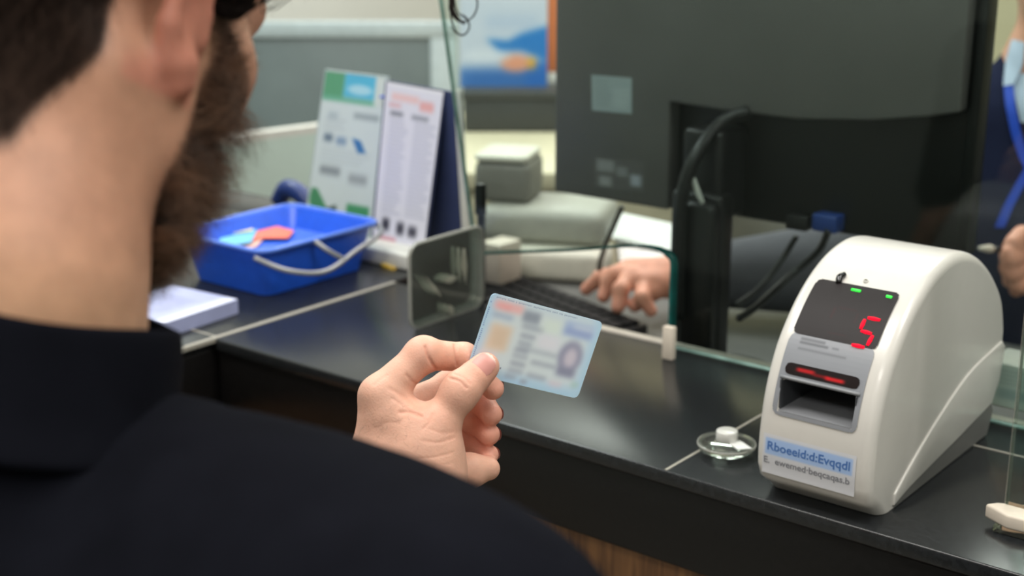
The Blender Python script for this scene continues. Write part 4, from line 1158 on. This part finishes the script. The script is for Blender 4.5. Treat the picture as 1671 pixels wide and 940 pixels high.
# nape and crown hair
P, Nn, _ = scatter(hv, hq, np.where(scalp > .25, scalp, 0), 22000, hn)
l = HM.inv(P)
top = sstep(10, 80, l[:, 2])
dirs = Nn * (.35 + .4 * top[:, None]) + (HM.R @ np.array([0, -.15, -1.])) * (1 - top[:, None]) + (HM.R @ np.array([0, .8, .2])) * top[:, None] * .6 + rng.normal(size=P.shape) * (.22 + .3 * top[:, None])
Ln = (.008 + .034 * top + .008 * sstep(-60, 0, l[:, 2])) * rng.uniform(.7, 1.2, len(P))
h1 = strands(P - Nn * .0006, dirs, Ln, .00012, 5, .12)
obj('hair', h1, 'hair_dark', man, label='dark hair, cropped short at the nape')
# loose curls of the fringe
def curl(px_pts, D, r):
    return tube([atd(x, y, d) for (x, y), d in zip(px_pts, D)], [r, r, r * .7, r * .35], 6, 8)
fr0 = HM(20, 92, 92); fr1 = HM(48, 80, 80)
def lock(p0, pts, D, r=.0006):
    return tube([p0] + [atd(x, y, D + .004 * math.sin(i)) for i, (x, y) in enumerate(pts)], [r, r, r * .9, r * .8, r * .4], 6, 10)
Lk_ = []
for j in range(9):
    o = rng.normal(size=2) * 5
    Lk_.append(lock(fr0 + rng.normal(size=3) * .006, [(640 + o[0], -90 + o[1]), (720 + o[0], -50), (736 + o[0] * .6, -6), (737 + o[0] * .5, 14 + o[1] * .5), (746 + o[0] * .4, 30 + o[1] * .4), (758 + o[0] * .3, 38 + o[1] * .3)], .70, .0005))
Lk_.append(lock(fr0, [(650, -95), (725, -50), (737, -4), (736, 26), (744, 52), (757, 57), (766, 44), (762, 30), (752, 22)], .70, .0005))
Lk_.append(lock(fr0, [(660, -95), (742, -45), (772, -14), (779, 6), (774, 24), (762, 34), (748, 34)], .705, .0005))
Lk_.append(lock(fr0, [(655, -95), (735, -50), (741, 0), (748, 22), (760, 30), (766, 44), (758, 56), (744, 54), (735, 44)], .70, .0004))
obj('hair_curl', join(*Lk_), 'hair_dark', man, label='loose curl of the fringe hanging forward')
Lk_ = []
for j in range(26):
    o = rng.normal(size=2) * np.array([10, 6])
    Lk_.append(lock(HM(56, 66, 74) + rng.normal(size=3) * .008, [(430 + o[0], -60 + o[1]), (412 + o[0], -18), (400 + o[0], 6 + o[1]), (384 + o[0] * .8, 20 + o[1]), (366 + o[0] * .6, 16 + o[1]), (356 + o[0] * .6, 4)], .60, .0007))
for j in range(7):
    o = rng.normal(size=2) * np.array([10, 5])
    Lk_.append(lock(HM(50, 76, 78) + rng.normal(size=3) * .006, [(470 + o[0], -80), (480 + o[0], -40), (476 + o[0], -12), (460 + o[0], -2 + o[1]), (440 + o[0], 8 + o[1] * 1.4), (430, 0)], .61, .0004))
obj('hair_curl', join(*Lk_), 'hair_dark', man, label='dark curls over the temple')
# hairs on the wrist
k = (proj(av)[0] < 690) & (proj(av)[1] > 660) & ((an @ FW) < -.2)
ii = rng.choice(np.where(k)[0], 90)
sv_, sq_ = strands(av[ii], an[ii] * .5 + (UP * -.5 + RT * -.3) + rng.normal(size=(90, 3)) * .35, np.full(90, .007), .00004, 4, .3)
obj('arm_hair', (sv_, sq_), 'hair_dark', man)
# nails
def nail(cen, axis, nrm, R_, w, l_, tipc=(236, 206, 194)):
    axis = axis / np.linalg.norm(axis); nrm = nrm - axis * (nrm @ axis); nrm = nrm / np.linalg.norm(nrm); side = np.cross(axis, nrm)
    cvn = Canvas(30, 36, (212, 148, 138)); cvn.rect(-.1, -.1, 1.1, .12, (230, 206, 194), .06); cvn.ell(.5, 1.0, .46, .20, (236, 204, 192), .5); cvn.blur(1)
    def fn(u, v):
        a = (u - .5) * w / R_; t = (.5 - v) * l_
        drop = -.0011 * np.clip((.35 - v) / .35, 0, 1) ** 2 - .0006 * np.clip((v - .7) / .3, 0, 1)
        rr_ = R_ + .00035 + drop
        return cen + axis * t[:, None] + nrm * (rr_ * np.cos(a))[:, None] + side * (rr_ * np.sin(a))[:, None]
    pv, pc = panel(cvn, fn, rmask(w, l_, w * .42))
    obj('fingernail', pv, 'paint', man, col=pc)
nail(TH[3][0] - tipd * .0005, tipd, -FW + UP * .16 - RT * .14, .0099, .0146, .0165)
for ch, nd in ((MD, RT * .9 + FW * .25 - UP * .1), (RG, RT * .9 + FW * .25 - UP * .1), (IX, RT * .75 + FW * .6), (PK, RT * .9 + FW * .3)):
    ax_ = ch[3][0] - ch[2][0]; nail(ch[3][0] + 0 * ax_, ax_, nd, ch[3][1] + .0002, .0088, .0095)

# polo shirt
Sp = Sdf(); torso(Sp, 0.)
Sp.rc(RS, RS * .35 + elbR * .65, .056, .058, .03); Sp.rc(LS, LS * .35 + elbL * .65, .056, .058, .03)
pv, pq_, pn = polygonize(Sp, (-.92, .04, .70), (-.10, .56, 1.47), .0045)
# collar opening
ctr = Nb + [0, .004, .012]
obj('polo_shirt', (pv, pq_), 'polo', man, label='black polo shirt')
tl_ = math.radians(20)
up_ = np.array([0, math.sin(tl_), math.cos(tl_)]); e2 = np.array([0, math.cos(tl_), -math.sin(tl_)])
cprof = [(.069, -.030), (.0695, -.004), (.0700, .010), (.0715, .0145), (.0738, .0150), (.0760, .0115), (.0800, -.004), (.0850, -.020), (.0905, -.031), (.0912, -.034), (.0898, -.035), (.0850, -.028), (.0790, -.016), (.0755, .0)]
cprof = catmull(cprof, 3)
V = []; Fs = []; nk = 64
for k in range(nk):
    a = 2 * math.pi * k / nk; fr_ = max(0, math.sin(a))
    for r_c, h_c in cprof:
        dr = (r_c - .069) * (1 + .15 * math.sin(5 * a + 1) * .3)
        V.append(ctr + (np.array([1, 0, 0]) * math.cos(a) + e2 * math.sin(a) * 1.02) * (.069 + dr) + up_ * (h_c - .012 * fr_ ** 3 * (h_c < 0) + .0012 * math.sin(4 * a)))
mm = len(cprof)
for k in range(nk):
    for i in range(mm - 1): Fs.append([k * mm + i, ((k + 1) % nk) * mm + i, ((k + 1) % nk) * mm + i + 1, k * mm + i + 1])
cvv, cq = np.array(V), Fs
obj('collar', (cvv, cq), 'polo', man, label='black fold-down collar')
# trousers and shoes
Sg = Sdf(); Sg.el((-.53, .235, .86), (.172, .125, .13), None, .03)
for s in (-1, 1):
    Sg.rc((-.53 + s * .09, .235, .82), (-.53 + s * .10, .26, .46), .092, .062, .05); Sg.rc((-.53 + s * .10, .26, .46), (-.53 + s * .10, .22, .07), .062, .050, .03)
gv, gq, gn = polygonize(Sg, (-.80, .05, .01), (-.26, .45, 1.0), .009)
obj('trousers', (gv, gq), 'trouser', man)
for s in (-1, 1):
    S2 = Sdf(); S2.rc((-.53 + s * .10, .20, .045), (-.53 + s * .115, .36, .034), .044, .034, .03); S2.rc((-.53 + s * .10, .21, .05), (-.53 + s * .10, .22, .09), .045, .045, .02)
    S2.rc((-.53 + s * .10, .0, -.06), (-.53 + s * .10, .6, -.06), .06, .06, .002, True)
    v_, q_, _n = polygonize(S2, (-.53 + s * .11 - .10, .10, -.006), (-.53 + s * .11 + .10, .46, .16), .006)
    v_[:, 2] = np.maximum(v_[:, 2], .001); obj('shoe', (v_, q_), 'leather', man)

# ---------------------------------------------------------------- identity card held by the man
TLd, TRd = .9005, .9420
cTL, cTR = atd(803, 476, TLd), atd(990, 526, TRd)
bBL = atd(751, 603, TLd + .0035)
ea = cTR - cTL; ea /= np.linalg.norm(ea); eb = bBL - cTL; eb -= ea * (eb @ ea); eb /= np.linalg.norm(eb)
cw, chh = .0856, .0540
cen = (cTL + cTR + atd(945, 657, TRd + .0035) + bBL) / 4
en = np.cross(ea, -eb); en = en if en @ FW < 0 else -en
card = thing('identity_card', "pale blue identity card held between the man's thumb and finger", 'card', cen)
fr3 = (cen - en * .0004, ea, -eb, en)
obj('card_body', prism(rrect(cw, chh, .0034, 6), (cen - en * .0008, ea, -eb, en), .00074, .00012, 1), mat('card_edge', (170, 200, 226), .35), card, sharp=40)
cv = Canvas(300, 190, (186, 208, 224))
cv.rect(.05, .08, .95, .92, (200, 214, 222), .15); cv.ell(.5, .45, .45, .5, (206, 216, 218), .9, .6); cv.rect(-.1, .9, 1.1, 1.1, (168, 202, 228), .12); cv.rect(-.1, -.1, .05, 1.1, (170, 204, 232), .08); cv.rect(.94, -.1, 1.1, 1.1, (172, 204, 230), .08)
cv.rect(.05, .06, .30, .17, (228, 178, 178), .05); cv.rect(.09, .10, .20, .16, (226, 160, 160), .04)
cv.rect(.06, .21, .24, .27, (150, 168, 192), .04, .8)
cv.rect(.08, .34, .265, .66, (214, 196, 176), .06); cv.rect(.12, .40, .23, .6, (208, 188, 166), .05)
cv.rect(.05, .68, .2, .80, (228, 206, 206), .06, .7)
cv.rect(.31, .10, .46, .235, (140, 150, 164), .03); cv.rect(.33, .26, .52, .32, (158, 168, 180), .03)
for (x0, y0, x1, a) in ((.34, .38, .47, .9), (.34, .47, .46, .8), (.36, .53, .70, .55), (.33, .56, .45, .9), (.33, .635, .46, .7), (.50, .665, .72, .75), (.33, .73, .46, .9), (.33, .82, .46, .75), (.50, .83, .67, .75), (.32, .90, .42, .8), (.46, .925, .52, 1.)):
    cv.rect(x0, y0, x1, y0 + .045, (140, 148, 164), .018, a)
cv.rect(.50, .13, .66, .3, (208, 222, 216), .08); cv.rect(.50, .33, .69, .5, (214, 216, 226), .08)
cv.rect(.68, .09, .94, .27, (164, 184, 216), .05); cv.rect(.70, .17, .94, .25, (144, 162, 204), .04); cv.rect(.76, .13, .93, .165, (200, 210, 224), .04)
cv.ell(.815, .52, .105, .20, (142, 144, 168), .35); cv.ell(.82, .53, .055, .12, (196, 190, 204), .6); cv.rect(.735, .66, .90, .77, (132, 136, 160), .05)
cv.rect(.70, .85, .82, .92, (214, 198, 208), .05, .7); cv.rect(.90, .80, .97, .88, (168, 198, 198), .04)
cv.blur(5); cv.a = np.clip(cv.a * 1.10 + 8, 0, 255)
rr2 = np.random.default_rng(5)
for i in range(60):   # fine security print along the border
    x = .05 + i * .012
    if rr2.random() < .85 and x < .78: cv.rect(x, .030, x + .007, .030 + rr2.uniform(.010, .02), (112, 138, 176), .004, .55)
for i in range(34):
    y = .10 + i * .024
    if rr2.random() < .8: cv.rect(.012, y, .012 + rr2.uniform(.006, .012), y + .014, (86, 122, 196), .004, .6)
cv.rect(.262, .84, .272, .862, (110, 120, 140), .006, .8)
cTLw = cen - ea * cw / 2 - eb * chh / 2 + en * .00012
pv, pc = panel(cv, lambda u, v: cTLw + ea * (u * cw)[:, None] + eb * (v * chh)[:, None], rmask(cw, chh, .0034))
obj('printed_face', pv, 'paint_gloss', card, col=pc, label='blurred pastel print with a small portrait')

# ---------------------------------------------------------------- the clerk behind the monitor
clerk = thing('person', 'clerk in a navy sweater with a blue lanyard, seated behind the monitor', 'person', (-.655, 2.02, 0))
CX, CY = -.655, 2.02
S_R, S_L = np.array([CX - .185, CY - .01, 1.235]), np.array([CX + .185, CY, 1.235])
def zh(x, y, z): return onz(x, y, z)
hw = zh(1112, 452, 1.052)
elb = atd(1400, 470, 1.86); elb[2] = max(elb[2], 1.075)
Sx = Sdf()
Sx.el((CX, CY, 1.06), (.185, .115, .24), None, .04); Sx.el((CX, CY + .02, .80), (.18, .13, .22), None, .05)
Sx.rc(S_R, S_L, .062, .062, .05); Sx.rc((CX, CY, 1.26), (CX, CY, 1.31), .075, .060, .04)
Sx.rc(S_R, elb + [0, .02, .01], .060, .050, .04)
elL = np.array([CX + .27, CY - .16, 1.04]); hL = atd(1668, 418, 1.78)
Sx.rc(S_L, elL, .060, .048, .04); Sx.rc(elL, hL * .72 + elL * .28, .046, .034, .02)
xv, xq, xn = polygonize(Sx, (CX - .42, CY - .5, .62), (CX + .42, CY + .2, 1.40), .006)
obj('sweater', (xv, xq), 'navy_knit', clerk, label='navy sweater')
S3 = Sdf(); S3.rc(elb, hw * .78 + elb * .22, .066, .044, .02); S3.rc(elb, elb + [0, .03, .02], .064, .064, .02)
s3v, s3q, _n = polygonize(S3, np.minimum(elb, hw) - .10, np.maximum(elb, hw) + .11, .005)
obj('sleeve', (s3v, s3q), 'grey_sleeve', clerk, label='grey forearm sleeve')
# body: head, neck, both hands
HK = head_frame((CX + .02, CY - .005, 1.487), 180 - 4, 10)
Sk = Sdf(); build_head(Sk, HK)
Sk.rc(HK(0, -20, -40), (CX, CY + .0, 1.30), .052, .058, .03); Sk.rc((CX, CY, 1.30), (CX, CY, 1.1), .058, .09, .03)
Kc = HK(0, 0, 20)
kv, kq, kn = polygonize(Sk, np.minimum(Kc - .15, [CX - .13, CY - .13, 1.05]), np.maximum(Kc + .15, [CX + .13, CY + .13, 1.2]), .0035)
lk = HK.inv(kv); kc = np.ones((len(kv), 3)) * lin((206, 152, 126))
zbk = np.interp(lk[:, 1], [-110, -88, -62, -40, -24, -5, 14, 22, 36, 44, 60, 85], [-74, -70, -48, -18, 18, 40, 42, 20, 30, 56, 78, 84])
brow2 = sstep(14, 18, np.abs(lk[:, 0])) * sstep(50, 44, np.abs(lk[:, 0])) * (lk[:, 1] > 60) * np.exp(-((lk[:, 2] - 27) / 4.5) ** 2); kc = mixc(kc, (50, 36, 30), brow2 * .85)
lip2 = (((lk[:, 0] / 23) ** 2 + ((lk[:, 2] + 61) / 9) ** 2) < 1) & (lk[:, 1] > 80); kc = mixc(kc, (180, 104, 96), lip2 * .7)
sk2 = sstep(-6, 6, lk[:, 2] - zbk); kc = mixc(kc, (40, 30, 26), sk2 * .9)
Sw = Sdf()
Sw.rc(elb, hw, .034, .024, .02); Sw.rc(hw, zh(1040, 446, 1.060), .026, .016, .016); Sw.rc(hw, zh(1024, 440, 1.062), .024, .014, .016); Sw.rc(zh(1100, 466, 1.046), zh(1042, 458, 1.056), .018, .013, .014)
for ch in ([(1008, 446, 1.060, .0115), (980, 453, 1.047, .010), (957, 472, 1.029, .0085)], [(1016, 447, 1.060, .0115), (994, 460, 1.047, .0102), (985, 484, 1.029, .0086)],
           [(1030, 450, 1.060, .012), (1013, 473, 1.048, .0108), (1009, 501, 1.028, .009)], [(1050, 460, 1.052, .0115), (1048, 486, 1.044, .0098), (1062, 507, 1.028, .0082)],
           [(1092, 463, 1.048, .0155), (1064, 476, 1.042, .0122), (1036, 498, 1.029, .0095)]):
    Sw.chain([(zh(a, b, z), r) for a, b, z, r in ch], .006)
bb = np.array([hw, zh(957, 472, 1.03), zh(1062, 507, 1.03), zh(1036, 498, 1.03), elb * .2 + hw * .8])
wv2, wq2, wn2 = polygonize(Sw, bb.min(0) - .045, bb.max(0) + .045, .0022)
wc2 = np.ones((len(wv2), 3)) * lin((220, 158, 132))
for ch in ((957, 472, 1.029), (985, 484, 1.029), (1009, 501, 1.028), (1036, 498, 1.029), (1062, 507, 1.028)):
    wc2 = mixc(wc2, (224, 150, 132), np.exp(-(np.linalg.norm(wv2 - zh(*ch), axis=1) / .014) ** 2) * .5)
# pen hand
pen0, pen1 = atd(1598, 405, 1.745), atd(1700, 412, 1.775)
Sq = Sdf()
Sq.rc(hL * .7 + elL * .3, hL + [.01, 0, 0], .030, .026, .02); Sq.rc(hL, atd(1690, 455, 1.77), .026, .024, .02)
for (pts) in ([(1672, 396, 1.765, .0115), (1656, 398, 1.750, .0105), (1646, 412, 1.738, .0088)], [(1668, 418, 1.755, .0115), (1650, 424, 1.74, .0105), (1642, 436, 1.745, .009)],
              [(1668, 440, 1.755, .0115), (1652, 446, 1.745, .0105), (1648, 458, 1.752, .009)], [(1674, 462, 1.76, .011), (1662, 466, 1.752, .0095), (1658, 474, 1.76, .0082)],
              [(1685, 395, 1.76, .013), (1668, 384, 1.752, .011), (1652, 396, 1.742, .009)]):
    Sq.chain([(atd(a, b, d), r) for a, b, d, r in pts], .006)
q0 = atd(1670, 430, 1.76)
qv, qq, qn = polygonize(Sq, q0 - .11, q0 + .13, .0025)
qc = np.ones((len(qv), 3)) * lin((216, 152, 128))
S4 = Sdf()
for q_ in Sx.p:
    S4.p.append(q_[:3] + (q_[3] - .014, q_[4] - .014) + q_[5:] if q_[0] == 'rc' else q_[:2] + (q_[2] - np.float32(.014),) + q_[3:])
S4.rc(elb, hw, .034, .023, .02); S4.rc(elL, hL, .034, .026, .02)
v4, q4, n4 = polygonize(S4, (CX - .45, 1.2, .60), (CX + .42, CY + .2, 1.42), .008)
obj('body', join((kv, kq), (wv2, wq2), (qv, qq), (v4, q4)), 'skin', clerk, col=np.concatenate([kc, wc2, qc, np.ones((len(v4), 3)) * lin((206, 152, 126))]))
P, Nn, _ = scatter(kv, kq, np.where(sk2 > .3, sk2, 0), 5000, kn)
obj('hair', strands(P, Nn + rng.normal(size=P.shape) * .3, np.full(len(P), .02), .0003, 3, .2), 'hair_dark', clerk)
for s in (-1, 1):
    obj('eye', lathe([(0, -.0115)] + [(.0115 * math.cos(t), .0115 * math.sin(t)) for t in np.linspace(-1.4, 1.4, 14)] + [(0, .0115)], HK(s * 32, 81.5, 8), 18), 'eye_white', clerk)
    obj('iris', tube([HK(s * 32, 92.0, 7), HK(s * 32, 93.2, 7), HK(s * 32, 93.4, 7)], [.0052, .0050, .0036], 14, 0), 'hair_dark', clerk)
pn_ = thing('pen', 'dark pen with a pale tip in the hand of the clerk at the far right', 'pen', pen0)
obj('barrel', tube([pen0 * .8 + pen1 * .2, pen0 * .5 + pen1 * .5, pen1], [.0036, .0045, .0045], 10, 3), 'black_gloss', pn_)
obj('tip', tube([pen0, pen0 * .85 + pen1 * .15, pen0 * .79 + pen1 * .21], [.0026, .0055, .0042], 10, 3), 'beige_clamp', pn_, label='pale tip')
# collar, inner shirt, lanyard laid on the chest
def chest(x, y, lift=.004): 
    p = march(lambda q: np.minimum(Sx(q), Sk(q)), x, y, 1.6, 2.3); return p - FW * lift
grid = lambda pts, lift: [chest(x, y, lift) for x, y in pts]
def patch(pts_rows, lift):
    V = []; 
    for row in pts_rows: V += [chest(x, y, lift) for x, y in row]
    n, m_ = len(pts_rows), len(pts_rows[0]); Fq = []
    for i in range(n - 1):
        for j in range(m_ - 1): Fq.append([i * m_ + j, (i + 1) * m_ + j, (i + 1) * m_ + j + 1, i * m_ + j + 1])
    return np.array(V), Fq
def rows(L_, R_, n=8, m_=8):
    L2 = np.array([np.interp(np.linspace(0, 1, n), np.linspace(0, 1, len(L_)), [p[k] for p in L_]) for k in (0, 1)]).T
    R2 = np.array([np.interp(np.linspace(0, 1, n), np.linspace(0, 1, len(R_)), [p[k] for p in R_]) for k in (0, 1)]).T
    return [[tuple(a * (1 - t) + b * t) for t in np.linspace(0, 1, m_)] for a, b in zip(L2, R2)]
obj('shirt_collar', patch(rows([(1646, 66), (1636, 100), (1632, 142)], [(1668, 72), (1664, 110), (1648, 140)]), .012), 'collar_blue', clerk, label='pale blue shirt collar')
mx_ = lambda pts: [(2 * 1732 - x, y) for x, y in pts]
obj('shirt_collar', patch(rows(mx_([(1668, 72), (1664, 110), (1648, 140)]), mx_([(1646, 66), (1636, 100), (1632, 142)])), .012), 'collar_blue', clerk, label='pale blue shirt collar')
obj('shirt_front', patch(rows([(1650, 120), (1652, 150), (1664, 200)], [(1800, 120), (1780, 150), (1720, 205)]), .004), 'collar_blue', clerk, label='pale blue shirt front')
def strap(pts, w, nm='lanyard'):
    return patch(rows([(x - w, y) for x, y in pts], [(x + w, y) for x, y in pts], 16, 3), .010)
ly = join(strap([(1641, 130), (1644, 170), (1654, 220), (1668, 262), (1690, 300)], 8), strap([(1680, 268), (1658, 306), (1640, 340), (1627, 372)], 8), strap([(1760, 130), (1750, 170), (1728, 220), (1698, 300)], 8))
obj('lanyard', ly, 'lanyard_blue', clerk, label='bright blue neck lanyard')
# clerk's chair and legs
Sg = Sdf(); Sg.el((CX, CY + .02, .60), (.18, .14, .12), None, .03)
for s in (-1, 1):
    Sg.rc((CX + s * .09, CY, .58), (CX + s * .12, CY - .40, .56), .085, .065, .05); Sg.rc((CX + s * .12, CY - .40, .56), (CX + s * .12, CY - .36, .10), .062, .048, .03)
    Sg.rc((CX + s * .12, CY - .36, .055), (CX + s * .13, CY - .50, .045), .045, .036, .03)
gv, gq, gn = polygonize(Sg, (CX - .33, CY - .62, .0), (CX + .33, CY + .25, .80), .010)
obj('trousers', (gv, gq), 'trouser', clerk)
chr_ = thing('office_chair', 'dark office chair under the seated clerk', 'chair', (CX, CY + .02, 0))
obj('seat', box(CX - .25, CX + .25, CY - .22, CY + .26, .40, .47, .02, 3), 'trouser', chr_)
obj('backrest', box(CX - .22, CX + .22, CY + .22, CY + .29, .52, 1.05, .025, 3), 'trouser', chr_)
obj('column', tube([(CX, CY + .02, .06), (CX, CY + .02, .2), (CX, CY + .02, .40)], .03, 12, 2), 'black_plastic', chr_)
obj('back_bar', tube([(CX, CY + .10, .41), (CX, CY + .27, .43), (CX, CY + .285, .58)], .018, 8, 6), 'black_plastic', chr_)
for k in range(5):
    a = 2 * math.pi * k / 5
    obj('leg', tube([(CX, CY + .02, .08), (CX + .15 * math.cos(a), CY + .02 + .15 * math.sin(a), .065), (CX + .29 * math.cos(a), CY + .02 + .29 * math.sin(a), .03)], [.025, .02, .026], 8, 4), 'black_plastic', chr_)

# ================================================================== light
w = bpy.data.worlds.new('world'); SC.world = w; w.use_nodes = True
w.node_tree.nodes['Background'].inputs[0].default_value = (.85, .93, 1., 1); w.node_tree.nodes['Background'].inputs[1].default_value = .25
def area(name, loc, rot, sx, sy, e, col=(1, .97, .92)):
    l_ = bpy.data.lights.new(name, 'AREA'); l_.shape = 'RECTANGLE'; l_.size = sx; l_.size_y = sy; l_.energy = e; l_.color = col
    o = bpy.data.objects.new(name, l_); COL.objects.link(o); o.location = loc; o.rotation_euler = rot; return o
area('ceiling_lamp', (-1.0, .35, 2.70), (0, 0, 0), 1.3, .5, 26)
area('ceiling_lamp', (.5, .9, 2.70), (0, 0, 0), 1.3, .5, 22)
area('ceiling_lamp', (-1.0, 2.4, 2.70), (0, 0, 0), 1.3, .6, 34)
area('ceiling_lamp', (-2.4, 1.4, 2.70), (0, 0, 0), .6, 1.3, 30, (.92, 1, .98))
area('ceiling_lamp', (-2.6, 3.4, 2.70), (0, 0, 0), 1.0, 1.0, 30)
area('ceiling_lamp', (.3, -1.0, 2.70), (0, 0, 0), 1.3, .6, 26)
